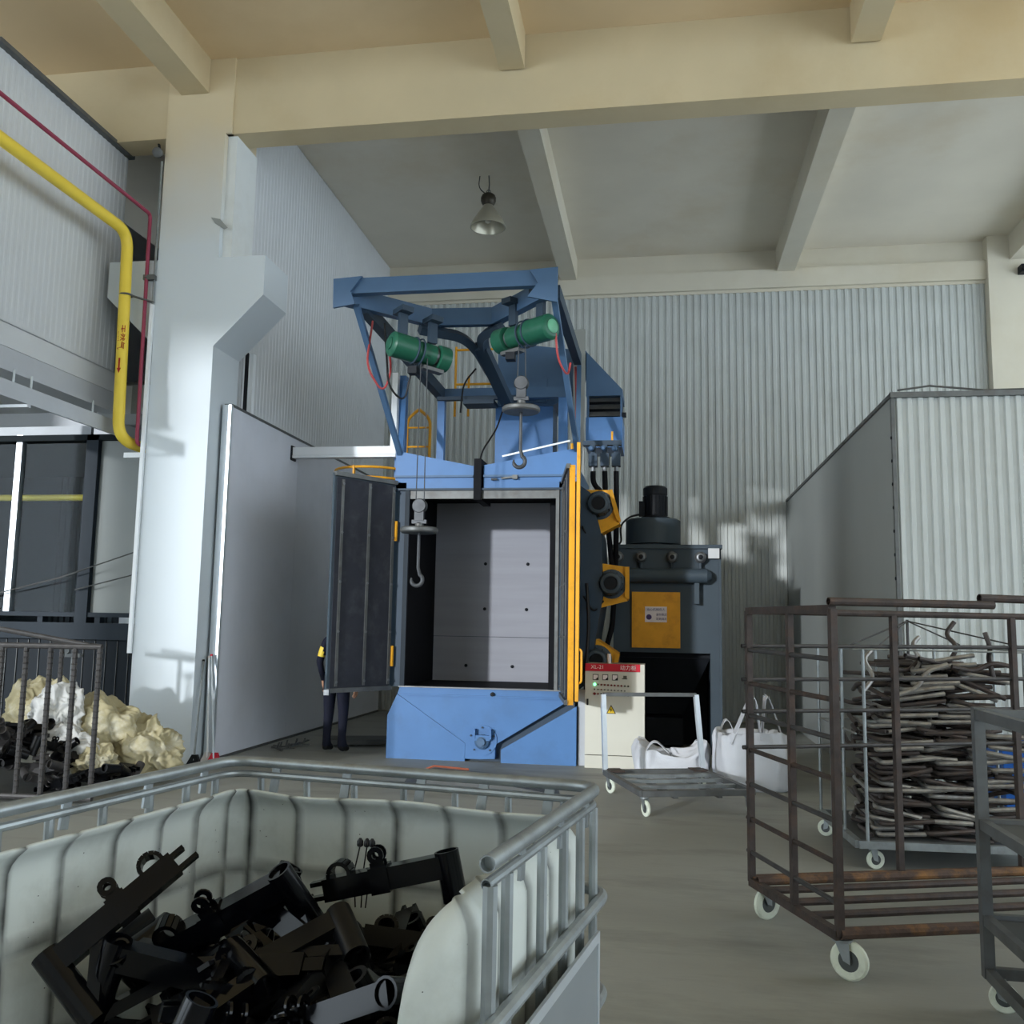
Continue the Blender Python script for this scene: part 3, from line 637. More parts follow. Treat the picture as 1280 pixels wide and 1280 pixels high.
MB().box(-.2, .28, 12.75, 13.15, .05, .40).build('dust_drawer', 'black_paint', dc)
MB().box(.735, .765, 12.28, 12.32, 0, 2.6).build('corner_angle', 'collector_paint', dc)
MB().lathe((-.11, 12.75, 2.67), (0, 0, 1), [(.30, 0), (.30, .03), (.37, .04), (.37, .36), (.34, .38), (0, .38)], 40).build('fan_casing', 'collector_paint', dc)
fm = MB().lathe((-.08, 12.75, 3.05), (0, 0, 1), [(.20, 0), (.20, .03), (.155, .04), (.155, .33), (.165, .34), (.165, .43), (.13, .46), (0, .46)], 28).build('fan_motor', 'black_paint', dc)
for i in range(16):
    an = i*math.pi/8
    MB().bar(V((-.08+.157*math.cos(an), 12.75+.157*math.sin(an), 3.10)), V((-.08+.157*math.cos(an), 12.75+.157*math.sin(an), 3.37)), .012, .025, up=(math.cos(an), math.sin(an), 0)).build('cooling_fin', 'black_paint', fm)
MB().box(-.30, -.22, 12.68, 12.82, 3.10, 3.3).build('terminal_box', 'black_paint', fm)
MB().tube(bend([(-.3, 12.72, 3.12), (-.42, 12.6, 3.08), (-.55, 12.5, 2.95), (-.52, 12.4, 2.7), (-.62, 12.3, 2.66)], .12), .014, 8).build('motor_cable', 'cable_black', dc)
for x in (-.56, -.26, .14, .50):
    pv = MB().lathe((x, 12.3, 2.5), (0, -1, 0), [(.055, 0), (.055, .05), (.075, .06), (.075, .10), (.05, .13), (0, .14)], 18).build('pulse_valve', 'steel_bare', dc)
    MB().lathe((x, 12.17, 2.5), (0, -1, 0), [(.03, 0), (.03, .04), (0, .045)], 12).build('solenoid', 'black_paint', pv)
    MB().cyl((x, 12.22, 2.44), (x, 12.22, 2.3), .02, 8).build('blow_pipe', 'collector_paint', pv)
MB().tube([(-.68, 12.2, 2.26), (-.66, 12.2, 2.26), (.58, 12.2, 2.26), (.64, 12.2, 2.26)], [.05, .095, .095, .05], 20).build('air_tank', 'collector_paint', dc)
MB().box(.42, .48, 12.18, 12.3, 1.9, 2.2).build('tank_bracket', 'collector_paint', dc)
MB().box(.60, .74, 12.22, 12.3, 2.49, 2.62).build('junction_box', 'cladding_white', dc)
hd = MB().box(-.38, .24, 12.25, 12.3, 1.33, 2.05).build('hatch', 'yellow_paint', dc)
MB().box(-.34, .20, 12.235, 12.25, 1.37, 2.01).build('hatch_panel', 'yellow_paint', hd)
MB().box(.19, .21, 12.22, 12.25, 1.66, 1.70).build('hatch_latch', 'yellow_paint', hd)
pt = MB().box(-.21, .07, 12.228, 12.235, 1.66, 1.86).build('notice_plate', 'print_white', hd)
text('当心机械伤人', .040, (-.07, 12.226, 1.82), (1, 0, 0), (0, 0, 1), 'print_purple', dc, 'notice_lettering')
text('请勿靠近', .035, (0.0, 12.226, 1.755), (1, 0, 0), (0, 0, 1), 'print_purple', dc, 'notice_lettering')
text('定期清灰', .035, (0.0, 12.226, 1.70), (1, 0, 0), (0, 0, 1), 'print_purple', dc, 'notice_lettering')
MB().lathe((-.16, 12.228, 1.725), (0, -1, 0), [(.035, 0), (.035, .002), (0, .002)], 20).build('notice_pictogram', 'print_purple', dc)

# ================================================================== CONTROL CABINET
cc = thing('control_cabinet', 'beige control cabinet with red header strip and rows of buttons', 'control cabinet', (-.525, 11.0, 0))
CX0, CX1, CY = -.865, -.19, 10.8
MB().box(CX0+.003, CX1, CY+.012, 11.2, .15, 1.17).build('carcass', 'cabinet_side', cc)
MB().box(CX0, CX1-.003, CY+.005, 11.2, 0, .14).build('plinth', 'cabinet_beige', cc)
dr = MB().box(CX0, CX1-.05, CY, CY+.014, .15, 1.08).box(CX1-.05, CX1, CY+.002, CY+.014, .15, 1.17).build('front_door', 'cabinet_beige', cc)
hdr = MB().box(CX0, CX1-.05, CY-.002, CY+.014, 1.085, 1.17).build('header_strip', 'sign_red', cc)
text('XL-21', .06, (CX0+.14, CY-.003, 1.13), (1, 0, 0), (0, 0, 1), 'print_white', hdr)
text('动力柜', .062, (CX0+.49, CY-.003, 1.125), (1, 0, 0), (0, 0, 1), 'print_white', hdr)
for i, x in enumerate((-.745, -.635, -.525)):
    me_ = MB().box(x-.033, x+.033, CY-.012, CY, .985, 1.05).build('panel_meter', 'print_black', dr)
    MB().box(x-.026, x+.026, CY-.014, CY-.012, .992, 1.043).build('dial', 'print_white', me_)
    MB().prism([(x+.0, CY-.0145, .992), (x+.026, CY-.0145, .992), (x+.026, CY-.0145, 1.018)], (0, -.002, 0)).build('dial_corner', 'print_black', me_)
MB().box(-.445, -.385, CY-.01, CY, 1.0, 1.01).box(-.43, -.39, CY-.02, CY, 1.01, 1.04).build('selector_switch', 'button_grey', dr)
for row, z in enumerate((.935, .88, .83)):
    for i in range(11):
        x = -.755+.038*i
        if row == 1 and i == 10: continue
        big = (row == 0 and i == 0) or (row == 2 and i == 0)
        m_ = 'lamp_green' if (row == 0 and i == 0) else ('button_red' if (row == 0 and 2 <= i <= 8) or (row == 2 and i < 2) or (row == 1 and i == 2) else 'button_grey')
        r = .016 if big else (.011 if row != 1 else .008)
        MB().lathe((x, CY, z-.003*i*.4), (0, -1, 0), [(r, 0), (r, .012), (r*.6, .016), (0, .016)], 10).build('indicator' if row == 0 else 'push_button', m_, dr)
MB().box(-.845, -.825, CY-.025, CY, .70, .77).build('door_handle', 'print_black', dr)
tr = MB().prism([(-.622, CY-.001, .61), (-.512, CY-.001, .61), (-.567, CY-.001, .71)], (0, -.002, 0)).build('warning_sign', 'print_black', dr)
MB().prism([(-.609, CY-.003, .617), (-.525, CY-.003, .617), (-.567, CY-.003, .695)], (0, -.001, 0)).build('warning_field', 'warning_yellow', tr)
MB().prism([(-.563, CY-.004, .677), (-.581, CY-.004, .65), (-.569, CY-.004, .65), (-.575, CY-.004, .624), (-.555, CY-.004, .657), (-.566, CY-.004, .657)], (0, -.001, 0)).build('lightning_bolt', 'print_black', tr)
MB().cyl((-.60, 10.95, 1.17), (-.60, 10.95, 1.28), .022, 12).build('beacon_stub', 'print_white', cc)

# ================================================================== CASTERS (shared by the carts)
def caster(parent, x, y, ztop, r, ang, wm='wheel_cream'):
    """a swivel caster in the cart's own coordinates: fork (part) > wheel, hub (sub-parts)"""
    d = V((math.cos(ang), math.sin(ang), 0)); a = V((-d.y, d.x, 0)); c = V((x, y, r))+d*(r*.35)
    w_ = r*.36
    f = MB()
    f.lathe((x, y, ztop-.012), (0, 0, 1), [(r*.55, 0), (r*.55, .012), (0, .012)], 12)
    for s_ in (-1, 1):
        p0 = V((x, y, ztop-.012))+a*(s_*w_*.75); 
        f.prism([p0-d*r*.3, p0+d*r*.45, c+a*(s_*w_*.75)+d*.012-V((0,0,.012)), c+a*(s_*w_*.75)-d*.02], a*(s_*.004))
    F = f.build('caster', 'steel_galv', parent, local=True)
    MB().lathe(c-a*(w_/2), a, [(r*.55, 0), (r*.9, 0), (r, w_*.2), (r, w_*.8), (r*.9, w_), (r*.55, w_), (r*.55, 0)], 24).build('wheel', wm, F, local=True)
    MB().lathe(c-a*(w_*.55), a, [(0, 0), (r*.2, 0), (r*.2, w_*.1), (r*.56, w_*.12), (r*.56, w_*.98), (r*.2, w_), (r*.2, w_*1.1), (0, w_*1.1)], 20).build('hub', 'wheel_hub', F, local=True)
    return F

# ================================================================== IBC TOTE IN THE FOREGROUND
TA = math.radians(-9.6)
tt = thing('bulk_container', 'cut-open white plastic tote in a galvanised tube cage, foreground', 'container', (-.853, 2.293, 0), TA)
def rrect(hx, hy, R, n=10):
    """open path: from the front right lip round the right, back and left sides to the front left lip"""
    pts = [V((hx-R-.01, -hy, 0))]
    for cx, cy, t0 in ((hx-R, -hy+R, -90), (hx-R, hy-R, 0), (-hx+R, hy-R, 90)):
        pts += [V((cx+R*math.cos(math.radians(t0+90*i/n)), cy+R*math.sin(math.radians(t0+90*i/n)), 0)) for i in range(n+1)]
    pts.append(V((-hx, -hy, 0)))
    return pts
def resample(pts, step):
    out = [pts[0].copy()]; acc = 0.
    for p, q in zip(pts, pts[1:]):
        L_ = (q-p).length; t = step-acc
        while t <= L_:
            out.append(p+(q-p)*(t/L_)); t += step
        acc = (acc+L_) % step if L_ else acc
    return out
path = resample(rrect(.575, .475, .11), .012)
NP = len(path); NZ = 46
def bump_at(x, cs, w_): return sum(math.exp(-((x-c)/w_)**2) for c in cs)
bars_x = [-.5, -.333, -.167, 0, .167, .333, .5]; bars_y = [-.40, -.24, -.06, .12, .28, .42]
vs = []; bar_shade = []
for i, p in enumerate(path):
    t = (path[min(i+1, NP-1)]-path[max(i-1, 0)]).normalized(); nin = V((-t.y, t.x, 0))
    s_ = i*.012; e = NP*.012-s_
    top = 1.075+.012*mnoise.noise(V((s_*3, 0, 5)))
    lipd = s_
    if lipd < .16: top -= .20*(1-math.sqrt(max(0, 1-((.16-lipd)/.16)**2)))
    onx = abs(p.y) > .40
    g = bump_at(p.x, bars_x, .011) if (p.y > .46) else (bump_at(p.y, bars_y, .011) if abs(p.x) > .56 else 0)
    for k in range(NZ):
        z = .16+(top-.16)*k/(NZ-1)
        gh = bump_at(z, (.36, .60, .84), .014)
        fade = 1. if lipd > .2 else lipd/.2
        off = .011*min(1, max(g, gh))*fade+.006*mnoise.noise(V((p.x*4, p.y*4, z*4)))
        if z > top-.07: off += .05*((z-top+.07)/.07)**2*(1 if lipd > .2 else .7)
        q = p+nin*off; vs.append((q.x, q.y, z)); bar_shade.append(min(1, max(g, gh*.9))*fade)
b = MB(); b.add(vs, [(i*NZ+k, (i+1)*NZ+k, (i+1)*NZ+k+1, i*NZ+k+1) for i in range(NP-1) for k in range(NZ-1)])
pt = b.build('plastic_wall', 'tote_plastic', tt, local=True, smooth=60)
at_ = pt.data.attributes.new('bar_shade', 'FLOAT', 'POINT'); at_.data.foreach_set('value', bar_shade)  # shade of the cage bars painted into the groove colour
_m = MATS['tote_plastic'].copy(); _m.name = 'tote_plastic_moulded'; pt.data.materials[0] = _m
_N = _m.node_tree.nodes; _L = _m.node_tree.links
_a = _N.new('ShaderNodeAttribute'); _a.attribute_name = 'bar_shade'
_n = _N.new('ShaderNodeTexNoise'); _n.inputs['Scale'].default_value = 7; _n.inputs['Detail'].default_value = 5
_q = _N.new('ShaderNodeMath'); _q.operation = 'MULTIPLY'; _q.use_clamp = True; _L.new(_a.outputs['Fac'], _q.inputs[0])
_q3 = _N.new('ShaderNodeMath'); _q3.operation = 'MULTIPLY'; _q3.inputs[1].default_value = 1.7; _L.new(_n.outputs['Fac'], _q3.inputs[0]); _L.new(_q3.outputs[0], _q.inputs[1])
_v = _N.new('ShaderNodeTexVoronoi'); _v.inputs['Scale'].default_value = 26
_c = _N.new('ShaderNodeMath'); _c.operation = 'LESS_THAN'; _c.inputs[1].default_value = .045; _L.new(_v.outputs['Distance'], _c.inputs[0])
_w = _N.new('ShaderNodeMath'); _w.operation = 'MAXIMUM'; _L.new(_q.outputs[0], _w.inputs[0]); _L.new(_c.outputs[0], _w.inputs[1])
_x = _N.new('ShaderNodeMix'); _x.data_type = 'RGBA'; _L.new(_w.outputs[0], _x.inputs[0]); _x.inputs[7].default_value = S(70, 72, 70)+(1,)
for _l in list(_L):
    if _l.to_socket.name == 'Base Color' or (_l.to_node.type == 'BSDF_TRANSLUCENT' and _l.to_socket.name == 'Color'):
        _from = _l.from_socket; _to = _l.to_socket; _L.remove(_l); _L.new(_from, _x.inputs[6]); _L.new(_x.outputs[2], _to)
so = pt.modifiers.new('thickness', 'SOLIDIFY'); so.thickness = .008; so.offset = 0
MB().box(-.57, .57, -.47, .47, .14, .165).build('plastic_floor', 'tote_plastic', tt, local=True)
pal = MB().box(-.6, .6, -.5, .5, .11, .14).build('pallet_deck', 'steel_galv', tt, local=True)
for x in (-.5, 0, .5): MB().box(x-.06, x+.06, -.48, .48, 0, .11).build('pallet_foot', 'black_paint', tt, local=True)
def cage_path(hx, hy, R, z, y_end):
    return bend([(hx, y_end, z), (hx, hy, z), (-hx, hy, z), (-hx, -hy, z)], R, 8)
tr_ = MB().tube(cage_path(.605, .505, .09, 1.15, -.41), .017, 12, hollow=.02).build('top_rail', 'steel_galv', tt, local=True)
MB().tube(cage_path(.603, .503, .09, 1.112, -.41), .011, 10, hollow=.02).build('top_rail', 'steel_galv', tt, local=True)
for z in (.87, .62, .37): MB().tube(cage_path(.628, .528, .11, z, -.5), .016, 10).build('cage_hoop', 'steel_galv', tt, local=True)
for x in bars_x: MB().tube([(x, .512, .14), (x, .512, 1.04), (x, .506, 1.11)], .011, 8).build('cage_upright', 'steel_galv', tt, local=True)
for y in bars_y:
    for sx in (-1, 1):
        if sx > 0 and y in (-.24,): continue
        MB().tube([(sx*.608, y, .14), (sx*.608, y, 1.11)], .012 if y != -.40 else .015, 8).build('cage_upright', 'steel_galv', tt, local=True)
MB().tube([(.608, -.30, .14), (.608, -.30, 1.11)], .013, 8).build('cage_upright', 'steel_galv', tt, local=True)
for i, x in enumerate((-.45, -.2, .05, .25, .45)):
    MB().bar((x, .503, 1.06), (x+.012, .503, 1.15), .028, .008, up=(0, 1, 0)).build('rail_clip', 'steel_galv', tt, local=True)
for y in (-.2, .1, .35):
    for sx in (-1, 1): MB().bar((sx*.604, y, 1.07), (sx*.604, y+.01, 1.15), .028, .008, up=(1, 0, 0)).build('rail_clip', 'steel_galv', tt, local=True)
pn = MB().box(.646, .650, -.42, .30, .20, .80).build('name_plate', 'tote_plate', tt, local=True)
MB().box(.645, .653, -.435, .315, .80, .825).box(.645, .653, .30, .315, .20, .80).build('plate_border', 'aluminium', pn, local=True)

# ------------------------------------------------------------------ black welded frames
def lug(b, c, ax, base, r=.022, th=.006, hole=.009):
    c, ax, base = V(c), V(ax).normalized(), V(base)
    b.lathe(c-ax*th/2, ax, [(hole, 0), (r, 0), (r, th), (hole, th), (hole, 0)], 14)
    d = (base-c); 
    if d.length > r: b.bar(c+d.normalized()*r*.75, base, th, r*1.7, up=d.cross(ax))
def welded(A, B, w_, label, group, m='black_gloss', head=.17, name='black_weldment', k=1.):
    A, B, w_ = V(A), V(B), V(w_).normalized(); d = B-A; L_ = d.length; dn = d.normalized()
    w_ = (w_-dn*w_.dot(dn)).normalized(); s_ = dn.cross(w_)
    t = thing(name, label, 'metal frame', (A+B)/2, group=group)
    MB().bar(A, B, .052*k, .056*k, up=w_).build('main_tube', m, t)
    MB().tube([A-w_*.035*k, A+w_*head*k], .032*k, 16, hollow=.03).build('head_tube', m, t)
    if head > .1: MB().bar(A+w_*head*k*.9, A+dn*(L_*.36), .028*k, .034*k, up=s_).build('strut', m, t)
    for q in (-1, 1):
        b = MB(); lug(b, A+dn*(L_*.55)-w_*.060*k+s_*(q*.016*k), s_, A+dn*(L_*.55)-w_*.02*k+s_*(q*.016*k)); b.build('lug', m, t)
    MB().bar(A+dn*(L_*.47), A+dn*(L_*.62), .062*k, .066*k, up=w_).build('sleeve', m, t)
    c = A+dn*(L_*.86)-w_*.032*k; a2 = [c+(dn*math.cos(x)-w_*math.sin(x))*.028*k for x in [math.pi*(.0+1.15*i/8)-.2 for i in range(9)]]
    b = MB(); 
    for i in range(8): b.bar(a2[i], a2[i+1], .05*k, .010*k, up=s_.cross(a2[i+1]-a2[i]))
    b.build('saddle_clamp', m, t)
    b = MB()
    b.bar(B-dn*.03+w_*.018*k, B+dn*.05*k+w_*.018*k, .03*k, .011*k, up=w_).bar(B-dn*.03-w_*.018*k, B+dn*.035*k-w_*.018*k, .03*k, .011*k, up=w_).bar(B-dn*.01-w_*.02*k, B-dn*.01+w_*.02*k, .03*k, .01, up=dn)
    b.build('end_fork', m, t)
    return t
GH = 'black frames heaped in the white tote'
welded((-1.36, 2.02, .815), (-1.175, 2.2, 1.005), (.55, -.1, -.62), 'black welded frame propped upright against the left tote wall', GH, head=.16)
welded((-.91, 2.25, .965), (-1.22, 2.22, .79), (.45, .3, -.5), 'black welded frame with open tube end peaking in the middle of the heap', GH, head=.2)
welded((-.54, 2.42, .985), (-.86, 2.40, .91), (.3, 0, -.8), 'glossy black frame lying on top of the heap by the right tote wall', GH, head=.09)
welded((-.78, 2.16, .715), (-1.19, 2.26, .80), (0, -.4, -.6), 'thick black tube frame pointing its open end at the viewer', GH, head=.1)
rnd = random.Random(11)
u_ = V((math.cos(TA), math.sin(TA), 0)); v_ = V((-math.sin(TA), math.cos(TA), 0)); TC = V((-.853, 2.293, 0))
for i in range(64):
    lx, ly = rnd.uniform(-.44, .44), rnd.uniform(-.42, .33)
    topz = .865-.22*(lx/.5)**2-.10*abs(ly+.05)/.4+(.05 if lx > 0 and ly > 0 else 0)
    z = topz-rnd.choice((0.03, .05, .09, .14, .2, .27))
    an = rnd.uniform(0, math.pi*2); pit = rnd.uniform(-.45, .45); Lh = rnd.uniform(.17, .25)
    dd = (u_*math.cos(an)+v_*math.sin(an))*math.cos(pit)+V((0, 0, math.sin(pit)))
    c = TC+u_*lx+v_*ly+V((0, 0, z))
    # keep the ends inside the walls
    for sg in (-1, 1):
        e = c+dd*(Lh*sg)-TC; ex, ey = e.dot(u_), e.dot(v_)
        if abs(ex) > .5: c -= u_*(ex-math.copysign(.5, ex))
        if ey > .40: c -= v_*(ey-.40)
    welded(c-dd*Lh, c+dd*Lh, (rnd.uniform(-1, 1), rnd.uniform(-1, 1), rnd.uniform(-1, .4)), 'black welded frame lying tangled lower in the heap inside the tote', GH,
           m=rnd.choice(('black_gloss', 'black_gloss', 'black_satin')), head=rnd.uniform(.08, .17))
# wire ties sticking up
tw = thing('wire_tie', 'thin dark wire stems standing up from the heap in the tote', 'wire', (-.80, 2.5, .85))
for dx in (-.012, .004, .016):
    MB().tube([(-.80+dx, 2.5, .84), (-.80+dx*1.6, 2.5, .93), (-.79+dx*1.2, 2.5, 1.0)], .002, 5).build('stem', 'black_satin', tw)
    MB().lathe((-.79+dx*1.2, 2.5, 1.0), (0, 0, 1), [(.003, -.004), (.009, 0), (.009, .012), (.003, .02)], 8).build('tip', 'black_satin', tw)

# ================================================================== RUSTY TUBE RACK
RA = math.radians(20)
rk = thing('tube_rack', 'tall rusty brown tube rack on casters with an empty bar floor', 'rack', (.81, 4.67, 0), RA)
RW, RL_, RB, RT = .92, 2.6, .20, 1.70
def rb(nm, p, q, w_, m='rust_brown', rnd_=False):
    (MB().tube([p, q], w_/2, 10, hollow=.02) if rnd_ else MB().bar(p, q, w_)).build(nm, m, rk, local=True)
for x, y in ((0, 0), (0, RW), (RL_, 0), (RL_, RW), (.92, RW), (1.72, RW)): rb('post', (x, y, RB), (x, y, RT), .034)
rb('post', (0, .43, RB), (0, .43, RT), .032)
rb('end_sill', (0, 0, RB), (0, RW, RB), .042); rb('end_sill', (RL_, 0, RB), (RL_, RW, RB), .05)
rb('end_head', (0, 0, RT), (0, RW, RT), .04); rb('end_head', (RL_, 0, RT), (RL_, RW, RT), .04)
rb('top_pipe', (-.03, -.02, RT+.035), (.86, -.02, RT+.035), .042, rnd_=True); rb('top_pipe', (.80, -.0, RT+.07), (2.6, -.0, RT+.05), .042, rnd_=True)
rb('top_pipe', (0, RW, RT), (RL_, RW, RT), .04, rnd_=True)
for i, y in enumerate((0.0, .30, .52, .74, RW)):
    rb('floor_pipe', (0, y, RB+(.01 if i in (0, 4) else .0)), (RL_, y, RB), .055 if i in (0, 4) else .04, 'rust_orange' if i in (0, 4) else 'rust_brown', rnd_=True)
rb('floor_pipe', (0, RW-.07, RB+.02), (RL_, RW-.07, RB+.02), .05, 'rust_orange', rnd_=True)
for i, z in enumerate((1.48, 1.29, 1.11, .92, .73, .54, .36)):
    rb('end_rung', (0, -.01, z-.02), (0, RW+.04, z), .026, 'rust_brown' if i % 2 else 'rod_dark', rnd_=True)
for i, z in enumerate((1.50, 1.31, 1.13, .93)):
    rb('back_rung', (-.04, RW+.01, z), (RL_, RW+.01, z+.02), .024, 'rod_dark', rnd_=True)
for x, y, a in ((.03, .03, -.9), (.05, RW-.03, .3), (RL_-.05, .04, 0), (RL_-.06, RW-.04, 2), (1.78, RW-.02, .8)):
    caster(rk, x, y, RB-.02, .088, a)

# ================================================================== GREY SHELF TROLLEY AT THE RIGHT EDGE
sh_ = thing('shelf_trolley', 'grey angle-iron shelf trolley cut off by the right picture edge', 'trolley', (1.385, 3.5, 0))
def sb(nm, p, q, w_, h_=None, m='steel_dull'): MB().bar(p, q, w_, h_).build(nm, m, sh_, local=True)
SW, SD = 1.0, .97
for x, y in ((0, SD), (SW, SD), (0, 0), (SW, 0)): sb('post', (x, y, .13), (x, y, 1.27), .045)
for z in (1.24, .77, .37, .15):
    for p, q in (((0, 0, z), (0, SD, z)), ((SW, 0, z), (SW, SD, z)), ((0, SD, z), (SW, SD, z)), ((0, 0, z), (SW, 0, z))): sb('shelf_rail', p, q, .035, .045)
for z in (.77, .37): MB().box(.02, SW-.02, .02, SD-.02, z-.01, z+.004).build('shelf_sheet', 'plate_dark', sh_, local=True)
MB().bar((0, SD, 1.19), (SW, SD, 1.19), .03, .03).build('shelf_rail', 'steel_dull', sh_, local=True)
for x, y, a in ((.03, SD-.02, -.4), (SW-.03, SD-.02, .4), (.03, .03, .2), (SW-.03, .03, 1)): caster(sh_, x, y, .135, .06, a)

# ================================================================== CART OF BENT TUBES
CA = math.radians(3.5)
ct = thing('mesh_cart', 'low grey steel cart with thin rod sides, loaded with bent tubes', 'cart', (1.31, 6.77, 0), CA)
CWid, CDep = 1.35, 1.09
def cbar(nm, p, q, w_, h_=None, m='steel_dull'): MB().bar(p, q, w_, h_).build(nm, m, ct, local=True)
for p, q in (((0,0,.17),(CWid,0,.17)), ((0,CDep,.17),(CWid,CDep,.17)), ((0,0,.17),(0,CDep,.17)), ((CWid,0,.17),(CWid,CDep,.17))): cbar('base_rail', p, q, .045, .05, 'steel_galv')
for i in range(1, 6): cbar('deck_slat', (CWid*i/6, 0, .18), (CWid*i/6, CDep, .18), .05, .012)
MB().box(.02, CWid-.02, .02, CDep-.02, .186, .192).build('deck_sheet', 'plate_dark', ct, local=True)
for x, y in ((.06, .0), (0, .35), (0, .7), (0, CDep), (CWid, 0), (CWid, .55), (CWid, CDep), (.45, CDep), (.9, CDep)):
    MB().cyl((x, y, .18), (x, y, 1.47), .012, 8).build('side_rod', 'steel_galv', ct, local=True)
MB().tube([(.06, 0, 1.47), (CWid, 0, 1.47), (CWid, CDep, 1.47), (0, CDep, 1.47), (0, .0, 1.47), (.06, 0, 1.47)], .008, 6).build('top_wire', 'steel_galv', ct, local=True)
for z in (.9,): MB().tube([(0, 0, z), (0, CDep, z), (CWid, CDep, z)], .007, 6).build('side_wire', 'steel_galv', ct, local=True)
for q in ((0, .3, 1.47), (.15, .0, 1.48), (CWid, .2, 1.47), (1.1, CDep, 1.5)):
    MB().tube([(.66, .95, 1.68), q], .006, 6).build('tie_wire', 'rod_dark', ct, local=True)
MB().cyl((.66, .95, .2), (.66, .95, 1.69), .012, 8).build('centre_rod', 'rod_dark', ct, local=True)
for x, y, a in ((.10, .05, .2), (.04, CDep-.06, 2.6), (CWid-.06, .05, .2), (CWid-.06, CDep-.06, .4)): caster(ct, x, y, .147, .062, a)
# tubes
GT = 'bent steel tubes piled on the mesh cart'
def tube_mesh(kind, m):
    b = MB()
    if kind == 0: pts = bend([(.34, 0, 0), (0, 0, 0), (.02, .50, .01)], .05, 6)
    elif kind == 1: pts = bend([(.30, 0, 0), (-.02, 0, 0), (.03, .12, .02), (.04, .52, 0)], .05, 5)
    elif kind == 2: pts = bend([(-.30, 0, 0), (0, 0, 0), (.02, .5, -.01)], .09, 6)
    elif kind == 3: pts = bend([(0, 0, 0), (.16, .02, .02), (.24, .04, .12), (.40, .05, .14)], .08, 6)
    else: pts = bend([(0, 0, 0), (.10, .05, .12), (.02, .10, .22), (.10, .14, .30)], .09, 6)
    b.tube(pts, .0165, 8, hollow=.015)
    o = b.build('bent_tube', m, origin=(0, 0, 0)); return o
protos = {}
for k in range(5):
    for m in ('tube_steel', 'tube_dark'): protos[(k, m)] = tube_mesh(k, m)
used_p = set()
MC = Matrix.Translation(V((1.31, 6.77, 0))) @ Matrix.Rotation(CA, 4, 'Z')
def put_tube(k, m, lx, ly, z, rz, rx=0., ry=0., label=None, clip=True):
    src = protos[(k, m)]
    o = src if (k, m) not in used_p else src.copy()
    if (k, m) in used_p: C.objects.link(o)
    used_p.add((k, m))
    p = MC @ V((lx, ly, z)); o.location = p; o.rotation_euler = (rx, ry, rz+CA)
    tag(o, label or 'bent steel tube stacked sideways in the pile on the cart', 'tube', GT)
    return o
rnd = random.Random(5)
LBL_T = 'bent steel tube stacked sideways in the pile on the cart'
z = .212; row = 0
while z < 1.40:
    # the pile narrows towards the top
    t = (z-.2)/1.2; half = .60*(1-.62*max(0, t-.55)/.45); xc = CWid/2+.02
    x = xc-half+rnd.uniform(0, .12)
    while x < xc+half-.18:
        k = rnd.choice((0, 0, 1)); m = 'tube_steel' if rnd.random() < .62 else 'tube_dark'
        tilt = rnd.gauss(0, .10)+(.28 if (z > .9 and x > xc) else 0)+(-.12 if (z > .9 and x < xc-.1) else 0)
        put_tube(k, m, x, .05+rnd.uniform(0, .10)+.20*max(0, t-.5), z+rnd.uniform(-.008, .008), rnd.gauss(0, .06), 0, tilt, LBL_T)
        x += rnd.uniform(.27, .42)
    if row % 2 == 0:   # the ends that show along the left side
        for yy in (.42, .72):
            put_tube(rnd.choice((0, 2)), 'tube_dark', .10+rnd.uniform(0, .08)+.25*max(0, t-.5), yy+rnd.uniform(-.08, .08), z, -math.pi/2+rnd.gauss(0, .2), 0, rnd.gauss(0, .12), LBL_T)
    for yy in (.28, .46, .66, .86):   # the body of the pile behind the front row
        put_tube(rnd.choice((0, 1, 2)), 'tube_dark', xc+rnd.uniform(-.34, .30)*(1-t*.55), yy+rnd.uniform(-.05, .05)-.3*(yy > .6), z+rnd.uniform(-.01, .01), rnd.gauss(0, .25), 0, rnd.gauss(0, .08), LBL_T)
    z += .038; row += 1
for k, m, x, y, z_, rz, rx, ry, lb in ((4, 'tube_steel', .10, .15, 1.18, .3, 0, .2, 'shiny bent tube standing at the left shoulder of the tube pile'),
        (3, 'tube_steel', .28, .02, 1.16, 0, 0, -.2, 'bright crank-shaped tube lying on the front of the tube pile'),
        (4, 'tube_steel', .45, .2, 1.30, .4, 0, .3, 'bright curved tube leaning upright at the top of the pile'),
        (4, 'tube_dark', .72, .3, 1.36, -.5, 0, -.2, 'brown hooked tube standing highest on the pile'),
        (4, 'tube_dark', 1.0, .2, 1.27, 1.6, .2, -.5, 'dark curled tube arching over the right shoulder of the pile'),
        (3, 'tube_dark', .30, .2, 1.33, .3, 0, .2, 'dark cranked tube lying flat across the top left of the pile'),
        (3, 'tube_dark', .70, .15, 1.36, 0, .3, .35, 'dark cranked tube sloping down the top right of the pile')):
    put_tube(k, m, x, y, z_, rz, rx, ry, lb)
for key, o in protos.items():
    if key not in used_p: bpy.data.objects.remove(o)

